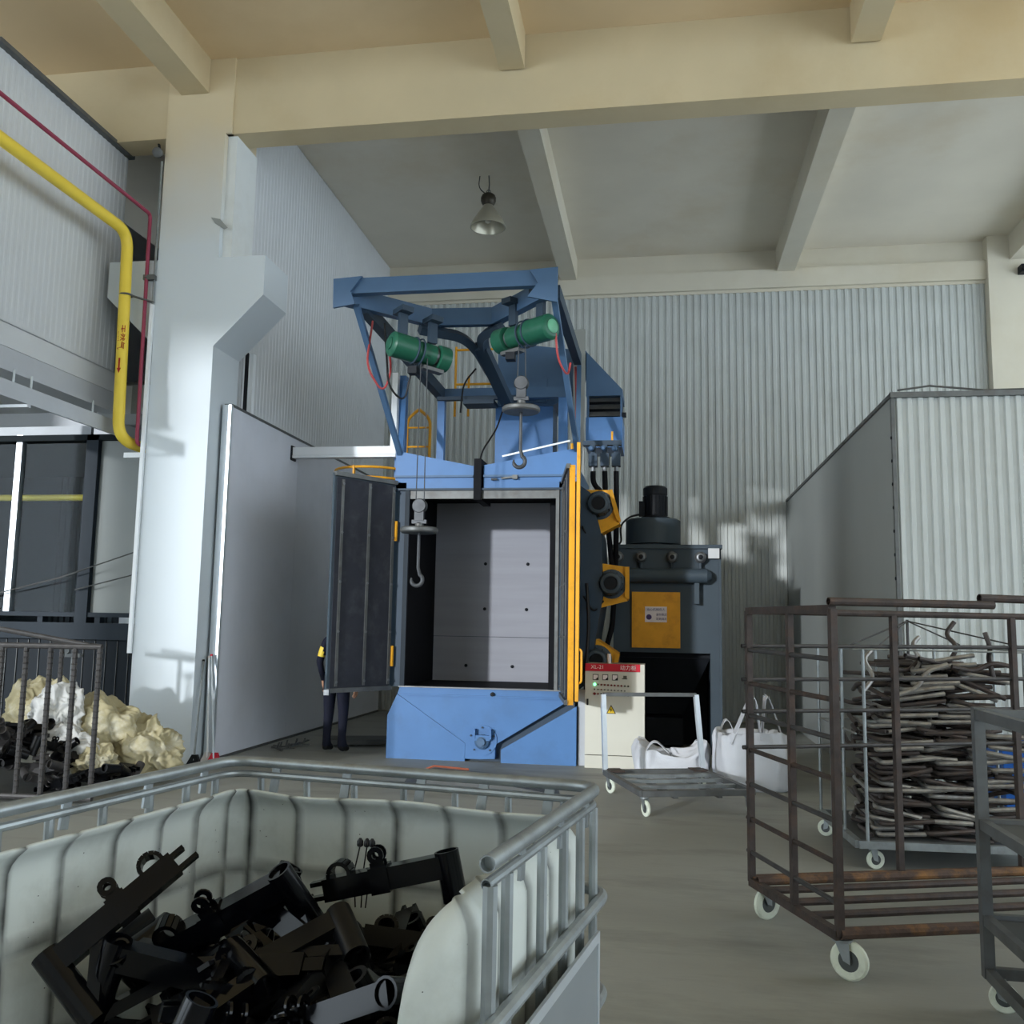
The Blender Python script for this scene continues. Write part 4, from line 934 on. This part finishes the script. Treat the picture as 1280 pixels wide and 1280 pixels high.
# ================================================================== FLAT SILVER TROLLEY
ft = thing('platform_trolley', 'low silver open-frame trolley with a tall push handle', 'trolley', (.12, 8.9, 0), math.radians(19))
FWd, FDp, FZt = .50, .58, .19
for p, q in (((-FWd,-FDp),(FWd,-FDp)), ((-FWd,FDp),(FWd,FDp)), ((-FWd,-FDp),(-FWd,FDp)), ((FWd,-FDp),(FWd,FDp))):
    MB().bar((p[0],p[1],FZt), (q[0],q[1],FZt), .05, .05).build('deck_rail', 'steel_dull', ft, local=True)
for y in (-.25, .05, .34): MB().bar((-FWd, y, FZt), (FWd, y, FZt), .06, .03).build('deck_slat', 'steel_galv', ft, local=True)
for x in (-.2, .2): MB().bar((x, -FDp, FZt-.03), (x, FDp, FZt-.03), .04, .03).build('deck_bearer', 'steel_dull', ft, local=True)
for sx in (-1, 1):
    MB().bar((sx*FWd, FDp, FZt), (sx*(FWd-.02)-.03, FDp+.05, .93), .045, .045).build('handle_post', 'aluminium', ft, local=True)
    MB().box(sx*(FWd-.08)-.07, sx*(FWd-.08)+.07, FDp-.16, FDp+.02, FZt+.02, FZt+.035).build('post_foot', 'rust_brown', ft, local=True)
MB().bar((-FWd-.01, FDp+.05, .93), (FWd-.05, FDp+.05, .93), .035, .035).build('handle_bar', 'steel_dull', ft, local=True)
for x, y, a in ((-FWd+.03, -FDp+.03, -1.4), (FWd-.03, -FDp+.03, -1.7), (-FWd+.03, FDp-.03, -1.2), (FWd-.03, FDp-.03, -1.5)): caster(ft, x, y, FZt-.03, .068, a)

# ================================================================== WHITE BULK BAGS
def bag(name, label, loc, hx, hy, h, rim, seed, rot, slump=0.):
    t = thing(name, label, 'bag', loc, rot, 'white woven bags on the floor')
    n = 72; lev = []
    H = [(0, .90), (.03, .97), (.12, 1.0), (.3, 1.02), (.5, 1.03), (.7, 1.0), (.86, .97), (.96, .95), (1.0, .92), (.99, .84), (.90, .74), (.80, .62), (.76, .35), (.75, .0)]
    vs = []; sd = V((seed*3.1, seed*1.7, 0))
    for hi, (tz, sc_) in enumerate(H):
        for j in range(n):
            an = 2*math.pi*j/n; c, s_ = math.cos(an), math.sin(an); e = .42
            x = math.copysign(abs(c)**e, c)*hx*sc_; y = math.copysign(abs(s_)**e, s_)*hy*sc_; zz = tz*h
            p = V((x, y, zz)); amp = .045*(0.25+tz)*(1 if hi > 0 else 0)
            nz = mnoise.fractal(p*5+sd, 1.0, 2.0, 4)
            f = 1+amp*2.2*nz*(1+slump)
            fold = .02*math.sin(an*9+seed+6*mnoise.noise(p*3+sd))*tz
            rimz = rim*mnoise.noise(V((c*1.6, s_*1.6, seed)))*tz**3
            vs.append((x*f+c*fold, y*f+s_*fold, max(0, zz*(1+.05*nz)+rimz+slump*.1*tz*math.sin(an*2+seed))))
    m_ = len(H); b = MB()
    b.add(vs, [(i*n+j, i*n+(j+1) % n, (i+1)*n+(j+1) % n, (i+1)*n+j) for i in range(m_-1) for j in range(n)]+[tuple(range(n))[::-1]])
    b.build('sack', 'bag_white', t, local=True, smooth=70)
    return t
def strap(t, p, q, apex, wd=.05):
    pts = bend([p, apex, q], .2, 10); b = MB()
    for i in range(len(pts)-1): b.bar(pts[i], pts[i+1], wd, .006, up=(pts[i+1]-pts[i]).cross(V((0, 1, .3))))
    b.build('lifting_loop', 'bag_white', t, local=True)
bg2 = bag('bulk_bag', 'full white bulk bag with upright lifting loops beside the rack', (.90, 9.95, 0), .35, .32, .55, .06, 3, .12)
strap(bg2, (-.26, -.26, .46), (.04, -.28, .50), (-.02, -.28, 1.02), .10); strap(bg2, (.06, -.2, .5), (.33, -.1, .40), (.12, -.15, 1.02), .10)
strap(bg2, (-.3, .2, .48), (-.1, .28, .48), (-.2, .25, .70))
bg1 = bag('bulk_bag', 'half-empty crumpled white bag slumped behind the silver trolley', (.10, 10.3, 0), .38, .30, .36, .12, 8, .1, slump=.9)
strap(bg1, (-.3, -.2, .3), (-.05, -.25, .3), (-.2, -.24, .44))

# ================================================================== BLUE BIN
bn = thing('storage_bin', 'blue plastic bin half hidden at the right picture edge', 'bin', (2.98, 8.45, 0))
b = MB(); b.add([(-.22,-.2,0),(.22,-.2,0),(.22,.2,0),(-.22,.2,0),(-.27,-.25,.72),(.27,-.25,.72),(.27,.25,.72),(-.27,.25,.72),(-.25,-.23,.72),(.25,-.23,.72),(.25,.23,.72),(-.25,.23,.72),(-.2,-.18,.03),(.2,-.18,.03),(.2,.18,.03),(-.2,.18,.03)],
    [(0,3,2,1),(0,1,5,4),(1,2,6,5),(2,3,7,6),(3,0,4,7),(4,5,9,8),(5,6,10,9),(6,7,11,10),(7,4,8,11),(8,9,13,12),(9,10,14,13),(10,11,15,14),(11,8,12,15),(12,13,14,15)])
b.build('tub', 'bin_blue', bn, local=True, smooth=0)
MB().bar((-.29, -.27, .70), (.29, -.27, .70), .03, .05).bar((-.29, .27, .70), (.29, .27, .70), .03, .05).bar((-.29, -.27, .70), (-.29, .27, .70), .03, .05).bar((.29, -.27, .70), (.29, .27, .70), .03, .05).build('rim', 'bin_blue', bn, local=True)
for x in (-.12, .0, .12): MB().bar((x, -.215, .1), (x, -.25, .66), .03, .02).build('rib', 'bin_blue', bn, local=True)
MB().box(-.235, .235, -.225, .225, .0, .2).build('base_band', 'bin_green', bn, local=True)

# ================================================================== LEFT: REBAR CAGE WITH BLACK PARTS AND SACKS
KC = 1.37   # scale of the cage about its own setting-out point
def cgp(x, y, z): return V((x*KC, y*KC, 1.6+(z-1.6)*KC))
cg = thing('rebar_cage', 'open cage of ribbed steel bars at the left edge', 'cage', cgp(-4.3, 6.0, .45))
def rebar(nm, p, q, r=.023):
    b = MB().cyl(p, q, r, 8); p, q = V(p), V(q); L_ = (q-p).length; d = (q-p).normalized(); n_ = int(L_/.05)
    for i in range(1, n_): b.lathe(p+d*(L_*i/n_), d, [(r, -.007), (r*1.2, 0), (r, .007)], 8)
    b.build(nm, 'rod_dark', cg)
ZT = 1.34
CX, CYa, CYb = -4.85, 7.535, 9.0
for i in range(8): rebar('bar', (CX-.226*i, CYa-.014*i, .03), (CX-.226*i, CYa-.014*i, ZT))
BX, BY = -6.25, 8.9      # the basket stands askew: its right side runs back to the left
for i in range(1, 5): rebar('bar', (CX+(BX-CX)*i/5, CYa+(BY-CYa)*i/5, .03), (CX+(BX-CX)*i/5, CYa+(BY-CYa)*i/5, ZT)) if i > 3 else None
for z in (.05, ZT):
    MB().cyl((CX+.02, CYa, z), (CX-1.66, CYa-.1, z), .026, 10).build('rail', 'rod_dark', cg)
    MB().cyl((CX, CYa, z), (BX, BY, z), .026, 10).build('rail', 'rod_dark', cg)
MB().cyl((CX-.12, CYa+.03, ZT+.01), (CX-1.66, 8.0, 1.52), .024, 10).build('rail', 'rod_dark', cg)
MB().prism([(CX, CYa, .03), (CX-1.62, CYa-.09, .03), (BX-.8, BY, .03), (BX, BY, .03)], (0, 0, .02)).build('base_sheet', 'plate_dark', cg)
GL = 'black parts piled in the rebar cage'
rnd = random.Random(23)
for i in range(40):
    x = rnd.uniform(CX-1.5, CX-.12); y = rnd.uniform(CYa+.12, CYa+.8)
    t = max(0, (x-CX+1.5)/1.4)
    topz = .66-.42*t-.08*rnd.random()
    z = topz-rnd.choice((0, .03, .07, .13, .2, .28)); an = rnd.uniform(0, 6.28); pit = rnd.uniform(-.25, .25); Lh = rnd.uniform(.18, .28)
    dd = V((math.cos(an)*math.cos(pit), math.sin(an)*math.cos(pit)*.6, math.sin(pit))); c = V((x, y, max(.14, z)))
    if c.x+abs(dd.x)*Lh > CX-.08: c.x = CX-.08-abs(dd.x)*Lh
    if c.y-abs(dd.y)*Lh < CYa+.06: c.y = CYa+.06+abs(dd.y)*Lh
    welded(c-dd*Lh, c+dd*Lh, (rnd.uniform(-1, 1), rnd.uniform(-1, 1), rnd.uniform(0, .5)), 'dark welded part lying in the pile inside the rebar cage', GL, m=rnd.choice(('black_satin', 'black_satin', 'rod_dark')), head=.1, name='dark_weldment', k=1.25)
def sheet(label, c, r, m, seed, rz=0.):
    """a crumpled plastic sheet: creased, faceted, bundled"""
    bm = bmesh.new(); bmesh.ops.create_icosphere(bm, subdivisions=6, radius=1.0)
    sd = V((seed*2.3, seed, seed*.7))
    for v in bm.verts:
        p = v.co.copy(); q = p+V((mnoise.noise(p*2+sd), mnoise.noise(p*2-sd), 0))*.35
        n1 = mnoise.fractal(p*1.3+sd, 1.0, 2.0, 2)
        ridge = (1-abs(mnoise.noise(q*1.9+sd)))**2*.26+(1-abs(mnoise.noise(q*4.1-sd)))**2*.11+(1-abs(mnoise.noise(q*8.5+sd)))**2*.025
        k_ = .70+.34*n1+ridge
        v.co = V((p.x*r[0], p.y*r[1], p.z*r[2]))*k_
        if v.co.z < -r[2]*.6: v.co.z = -r[2]*.6+.1*(v.co.z+r[2]*.6)
    for f in bm.faces: f.smooth = True
    me = bpy.data.meshes.new('plastic_sheet'); bm.to_mesh(me); bm.free()
    o = bpy.data.objects.new('plastic_sheet', me); o.location = c; o.rotation_euler = (0, 0, rz); me.materials.append(MATS[m]); C.objects.link(o)
    return tag(o, label, 'plastic sheet', 'crumpled sheets behind the rebar cage')
sheet('crumpled yellow plastic sheet bundled in the middle behind the rebar cage', cgp(-4.02, 6.32, .76), (.44, .26, .40), 'tarp_yellow', 1.3)
sheet('crumpled yellow plastic sheet sagging beside the column behind the rebar cage', cgp(-3.72, 6.35, .64), (.40, .26, .36), 'tarp_yellow', 4.1)
sheet('yellow plastic sheet bundled leftmost behind the rebar cage', cgp(-4.55, 6.36, .82), (.38, .26, .40), 'tarp_yellow', 7.7)
sheet('white plastic sheet folded over the top of the yellow sheets', cgp(-4.26, 6.16, .90), (.28, .18, .30), 'tarp_white', 2.2)
sheet('white plastic sheet sticking out below the yellow sheets', cgp(-4.08, 6.02, .70), (.34, .12, .20), 'tarp_white', 9.4)
sheet('small yellow plastic scrap on the black parts near the bars', cgp(-3.86, 6.02, .60), (.22, .14, .18), 'tarp_yellow', 5.9)
sp = thing('parts_stand', 'slim steel post with clamp standing behind the rebar cage', 'stand', (-6.3, 9.4, 0))
MB().cyl((-6.36, 9.4, 0), (-6.36, 9.4, 1.32), .024, 10).build('post', 'steel_galv', sp)
MB().box(-6.45, -6.27, 9.37, 9.43, 1.16, 1.20).lathe((-6.42, 9.38, 1.23), (0, -1, 0), [(.035, 0), (.035, .03), (0, .03)], 10).build('clamp', 'steel_dull', sp)
MB().box(-6.48, -6.24, 9.3, 9.5, 0, .02).build('foot_plate', 'steel_dull', sp)

# ================================================================== GREY PARTITION AND THINGS AGAINST IT
pa = thing('screen_panel', 'tall plain grey partition panel beside the white column', 'partition', (-5.0, 13.2, 0))
for i, (a, b_) in enumerate(((10.15, 12.25), (12.255, 14.35), (14.355, 16.45))):
    MB().box(-5.13, -5.05, a, b_, .02, 4.12).build('panel', 'partition_paint', pa)
MB().box(-5.14, -5.03, 10.11, 10.16, 0, 4.13).build('edge_strip', 'aluminium', pa)
MB().box(-5.14, -5.04, 10.15, 16.45, 4.12, 4.15).build('top_strip', 'steel_dull', pa)
MB().box(-5.14, -5.04, 10.15, 16.45, 0, .03).build('floor_track', 'steel_dull', pa)
wt = thing('wall_gap_post', 'narrow white post with dark gap above the grey partition', 'post', (-5.12, 10.7, 4.15))
MB().box(-5.17, -5.10, 10.78, 10.86, 4.16, 4.95).build('post', 'trunking_white', wt)
MB().box(-5.17, -5.15, 10.66, 10.76, 4.16, 4.95).build('gap_shade', 'rubber_black', wt)  # black strip stands in for the shade of the open gap
tk = thing('cable_trunking', 'white cable trunking reaching from the partition to the machine', 'trunking', (-4.4, 12.1, 3.84))
MB().box(-5.05, -3.56, 12.0, 12.1, 3.87, 3.98).build('trunking_run', 'trunking_white', tk)
MB().box(-5.05, -3.56, 11.99, 12.11, 3.83, 3.865).build('trunking_lip', 'trunking_white', tk)
MB().box(-3.64, -3.56, 12.0, 12.1, 3.98, 5.0).build('trunking_riser', 'trunking_white', tk)
MB().box(-5.06, -5.03, 11.97, 12.13, 3.80, 4.0).build('end_bracket', 'black_paint', tk)
def leaning(name, label, cat, foot, top, r, m, hm, hd):
    t = thing(name, label, cat, foot)
    MB().cyl(V(foot)+V((0, 0, .06)), top, r, 8).build('shaft', m, t)
    f = V(foot)
    MB().prism([f+V((-.09, -.02, 0)), f+V((.09, -.02, 0)), f+V((.03, 0, .12)), f+V((-.03, 0, .12))], (0, .04, 0)).build('head', hm, t)
    MB().cyl(V(top)-V((0, 0, .0)), V(top)+(V(top)-V(foot)).normalized()*.02, r*1.25, 8).build('grip', hd, t)
leaning('broom', 'pale-handled broom with red head leaning on the partition', 'broom', (-4.92, 9.93, 0), (-5.08, 10.06, 1.18), .013, 'aluminium', 'handle_red', 'handle_red')
leaning('mop', 'white-handled mop leaning beside the column', 'mop', (-5.02, 9.97, 0), (-5.11, 10.06, 1.16), .012, 'trunking_white', 'tarp_white', 'print_white')
leaning('broom', 'dark-handled broom standing closest to the column', 'broom', (-5.06, 9.74, 0), (-5.155, 10.02, 1.12), .012, 'steel_galv', 'black_satin', 'black_satin')
# bent reinforcing wire by the column foot
wi = thing('rebar_offcut', 'thin bent reinforcing wire standing in front of the column foot', 'wire', (-5.38, 9.5, 0))
MB().tube([(-5.48, 9.5, 0), (-5.32, 9.5, .29), (-5.345, 9.5, .0)], .006, 6).build('wire', 'rod_dark', wi)
for i in range(5):
    p = V((-5.48, 9.5, 0)).lerp(V((-5.32, 9.5, .29)), .3+.15*i); MB().cyl(p, p+V((-.035, 0, .012)), .004, 5).build('barb', 'rod_dark', wi)
MB().tube(bend([(-5.9, 9.5, .10), (-5.7, 9.5, .12), (-5.48, 9.5, .05)], .1), .005, 6).build('wire', 'rod_dark', wi)
# scrap on the floor by the partition
GS = 'scrap offcuts on the floor by the partition'
rnd = random.Random(3)
for i in range(9):
    x, y = -4.62+rnd.uniform(-.16, .22), 11.3+rnd.uniform(-.25, .4); a = rnd.uniform(0, 3.1)
    tag(MB().bar((x-.09*math.cos(a), y-.09*math.sin(a), .02+.01*(i % 3)), (x+.09*math.cos(a), y+.09*math.sin(a), .03+.012*(i % 4)), .03, .012).bar((x, y, .03), (x+.02, y, .10), .03, .01).build('metal_offcut', rnd.choice(('steel_bare', 'steel_dull'))),
        'small bent metal offcut lying on the floor at the partition foot', 'scrap', GS)
tag(MB().prism([(-4.2, 11.6, .03), (-3.35, 11.95, .03), (-3.35, 12.2, .05), (-4.3, 11.9, .05)], (0, 0, .06)).build('steel_offcut_plate', 'plate_dark'), 'dark steel plate lying between the partition and the machine base', 'plate')
fp = thing('floor_plate', 'bent dark steel sheet with orange edge on floor before the machine', 'plate', (-1.9, 9.6, 0))
MB().prism([(-2.62, 9.7, 0), (-2.35, 9.7, .10), (-1.5, 9.7, .06), (-1.05, 9.7, 0)], (.1, -.7, 0)).build('sheet', 'plate_dark', fp)
MB().tube([(-2.62, 9.71, .01), (-2.35, 9.71, .115), (-1.98, 9.71, .095)], .012, 6).build('painted_edge', 'orange_edge', fp)

# ================================================================== PIPES AND FITTINGS AT THE COLUMN
gp = thing('gas_pipe', 'thick yellow gas pipe running along the wall and down the column', 'pipe', (-6.2, 9.7, 3.6))
MB().tube(bend([(-6.26, 4.0, 6.15), (-6.26, 9.70, 6.15), (-6.22, 9.72, 3.66), (-6.04, 10.4, 3.58)], .22, 8), .066, 20).build('pipe_run', 'gas_yellow', gp)
MB().ring((-6.235, 9.715, 5.38), (0, 0, 1), .07, .012).bar((-6.18, 9.73, 5.38), (-5.96, 9.86, 5.33), .05, .012).build('clamp', 'steel_dull', gp)
text('天然气', .10, (-6.222, 9.648, 4.85), (0, 0, -1), (1, 0, 0), 'print_red', gp, 'pipe_lettering')
MB().prism([(-6.232, 9.648, 4.60), (-6.212, 9.648, 4.60), (-6.212, 9.648, 4.48), (-6.197, 9.648, 4.48), (-6.222, 9.648, 4.42), (-6.247, 9.648, 4.48), (-6.232, 9.648, 4.48)], (0, -.003, 0)).build('flow_arrow', 'print_red', gp)
rp = thing('red_pipe', 'thin dark red pipe running beside the yellow gas pipe', 'pipe', (-6.05, 9.8, 3.6))
MB().tube(bend([(-6.06, 4.0, 6.42), (-6.06, 9.82, 6.42), (-6.04, 9.82, 3.62), (-5.99, 10.1, 3.58)], .06, 5), .022, 12).build('pipe_run', 'pipe_red', rp)
MB().box(-6.09, -5.95, 9.80, 9.86, 5.60, 5.66).ring((-6.05, 9.82, 5.63), (0, 0, 1), .026, .008).build('clamp', 'steel_dull', rp)
cd = thing('conduit', 'thin grey conduit running down the left edge of the column', 'conduit', (-5.96, 9.85, 3.0))
MB().cyl((-5.972, 9.85, 1.2), (-5.972, 9.85, 7.1), .014, 8).build('tube_run', 'steel_galv', cd)
MB().box(-5.995, -5.953, 9.83, 9.868, 1.2, 5.3).build('cover_strip', 'trunking_white', cd)
MB().box(-6.22, -5.97, 9.86, 9.92, 3.46, 3.52).build('stub_bracket', 'trunking_white', cd)
cm = thing('floodlight', 'small grey lamp fitting at the top left of the column', 'lamp', (-5.98, 9.8, 7.1))
MB().lathe((-6.0, 9.83, 7.2), (.2, -1, -.4), [(0, 0), (.05, 0), (.06, .04), (.06, .09), (.045, .10), (0, .10)], 16).build('lamp_head', 'steel_dull', cm)
MB().bar((-6.0, 9.84, 7.2), (-6.02, 9.84, 7.32), .03, .02).build('bracket', 'black_paint', cm)

# ================================================================== HIGH BAY LAMP
hb = thing('high_bay_lamp', 'bell-shaped grey high-bay lamp hanging below the ceiling', 'lamp', (-2.57, 13.2, 7.55))
lx, ly = -2.585, 13.2
MB().tube([(lx, ly, 8.1), (lx+.01, ly, 8.25), (lx, ly, 8.39)], .010, 6).build('hanger', 'steel_dull', hb)
MB().ring((lx, ly, 8.13), (0, 1, 0), .03, .007, 14, 6).build('hook_ring', 'steel_dull', hb)
MB().lathe((lx, ly, 7.90), (0, 0, 1), [(0, 0), (.07, 0), (.10, .04), (.115, .08), (.115, .13), (.10, .17), (.06, .20), (0, .20)], 24).build('ballast_housing', 'lamp_dark', hb)
MB().lathe((lx, ly, 7.56), (0, 0, 1), [(.255, 0), (.27, .0), (.27, .02), (.23, .10), (.15, .23), (.09, .32), (.07, .36), (.06, .36), (.08, .31), (.14, .22), (.22, .095), (.25, .02), (.255, 0)], 40).build('reflector', 'fluoro_steel', hb)
MB().lathe((lx, ly, 7.62), (0, 0, 1), [(0, 0), (.04, .02), (.05, .07), (.04, .15), (.02, .22), (0, .22)], 16).build('bulb', 'bulb_glass', hb)
MB().tube(bend([(lx-.02, ly, 8.08), (lx-.16, ly, 8.2), (lx-.14, ly, 8.39)], .1), .008, 6).build('supply_cord', 'cable_black', hb)
# camera fitting on the rear pier, hanging scrap on ceiling
cf = thing('wall_fixture', 'small dark box fixed above the sheet wall at the far right', 'fixture', (6.15, 16.3, 7.6))
MB().box(6.02, 6.18, 16.22, 16.40, 7.67, 7.80).build('housing', 'black_paint', cf)
MB().lathe((6.06, 16.22, 7.73), (0, -1, 0), [(.04, 0), (.04, .03), (0, .03)], 14).build('lens', 'rubber_black', cf)

# ================================================================== PERSON BEHIND THE LEFT DOOR
def person():
    P = {}; E_ = []; R = {}
    def j(n, x, y, z, r, par=None):
        P[n] = len(P); V_.append((x, y, z)); R[P[n]] = r
        if par is not None: E_.append((P[par], P[n]))
    V_ = []
    j('pelvis', 0, 0, .93, (.155, .115)); j('waist', 0, 0, 1.08, (.135, .10), 'pelvis'); j('chest', 0, .0, 1.27, (.165, .115), 'waist'); j('neckb', 0, .0, 1.43, (.075, .07), 'chest')
    j('neck', 0, -.005, 1.49, .055, 'neckb'); j('skull', 0, -.01, 1.58, (.078, .095), 'neck'); j('crown', 0, 0, 1.67, (.068, .085), 'skull')
    for s, k in ((-1, 'l'), (1, 'r')):
        j('sh'+k, s*.17, 0, 1.38, .062, 'chest'); j('el'+k, s*.245, .03, 1.10, .047, 'sh'+k); j('wr'+k, s*.235, -.06, .87, .032, 'el'+k); j('pa'+k, s*.23, -.08, .79, (.022, .042), 'wr'+k)
        for i, (dy, L_) in enumerate(((-.035, .075), (-.012, .085), (.012, .08), (.034, .062))):
            j('f%d%s' % (i, k), s*.228, -.085+dy, .745, .0095, 'pa'+k); j('g%d%s' % (i, k), s*.215, -.09+dy, .745-L_*.6, .0085, 'f%d%s' % (i, k)); j('h%d%s' % (i, k), s*.195, -.09+dy, .745-L_, .007, 'g%d%s' % (i, k))
        j('t0'+k, s*.20, -.12, .80, .011, 'pa'+k); j('t1'+k, s*.185, -.135, .765, .009, 't0'+k)
        j('hip'+k, s*.095, 0, .86, .098, 'pelvis'); j('kn'+k, s*.105, -.01, .48, .066, 'hip'+k); j('an'+k, s*.11, .02, .10, .045, 'kn'+k); j('toe'+k, s*.12, -.12, .045, (.045, .038), 'an'+k); j('heel'+k, s*.11, .05, .045, .04, 'an'+k)
    me = bpy.data.meshes.new('person_body'); me.from_pydata(V_, E_, [])
    o = bpy.data.objects.new('tmp', me); C.objects.link(o)
    o.modifiers.new('s', 'SKIN'); sv = me.skin_vertices[0].data
    for i, r in R.items(): sv[i].radius = r if isinstance(r, tuple) else (r, r)
    sv[0].use_root = True
    su = o.modifiers.new('u', 'SUBSURF'); su.levels = 2; su.render_levels = 2
    dg = bpy.context.evaluated_depsgraph_get(); m2 = bpy.data.meshes.new_from_object(o.evaluated_get(dg)); bpy.data.objects.remove(o)
    m2.materials.clear()
    for n in ('navy_cloth', 'skin', 'shoe', 'gas_yellow'): m2.materials.append(MATS[n])
    for f in m2.polygons:
        c = f.center
        if c.z > 1.46: f.material_index = 1
        elif c.z < .085: f.material_index = 2
        elif abs(c.x) > .187 and .6 < c.z < .86: f.material_index = 1
        elif c.x > .18 and 1.16 < c.z < 1.28: f.material_index = 3
        else: f.material_index = 0
    m2.shade_smooth()
    t = thing('person', 'person in dark navy work clothes standing behind the open door leaf', 'person', (-3.95, 11.12, 0), 2.9)
    W_ = W[t]
    b = bpy.data.objects.new('body', m2); C.objects.link(b); b.parent = t; W[b] = W_.copy()
    hr = MB().lathe((0, .01, 1.585), (0, .25, 1), [(.098, -.02), (.104, .03), (.10, .07), (.08, .105), (.04, .125), (0, .13)], 20); hr.build('hair', 'hair', t, local=True, smooth=80)
    for s in (-1, 1): MB().lathe((s*.032, -.098, 1.60), (0, -1, 0), [(.012, 0), (.009, .006), (0, .008)], 10).build('eye', 'print_black', t, local=True)
    MB().lathe((0, -.095, 1.57), (0, -1, -.2), [(.016, 0), (.012, .015), (0, .022)], 10).build('nose', 'skin', t, local=True)
    MB().bar((-.022, -.094, 1.535), (.022, -.094, 1.535), .008, .008).build('mouth', 'pipe_red', t, local=True)
    for s in (-1, 1): MB().lathe((s*.082, 0, 1.585), (s, 0, 0), [(.025, 0), (.022, .012), (0, .014)], 10).build('ear', 'skin', t, local=True)
person()
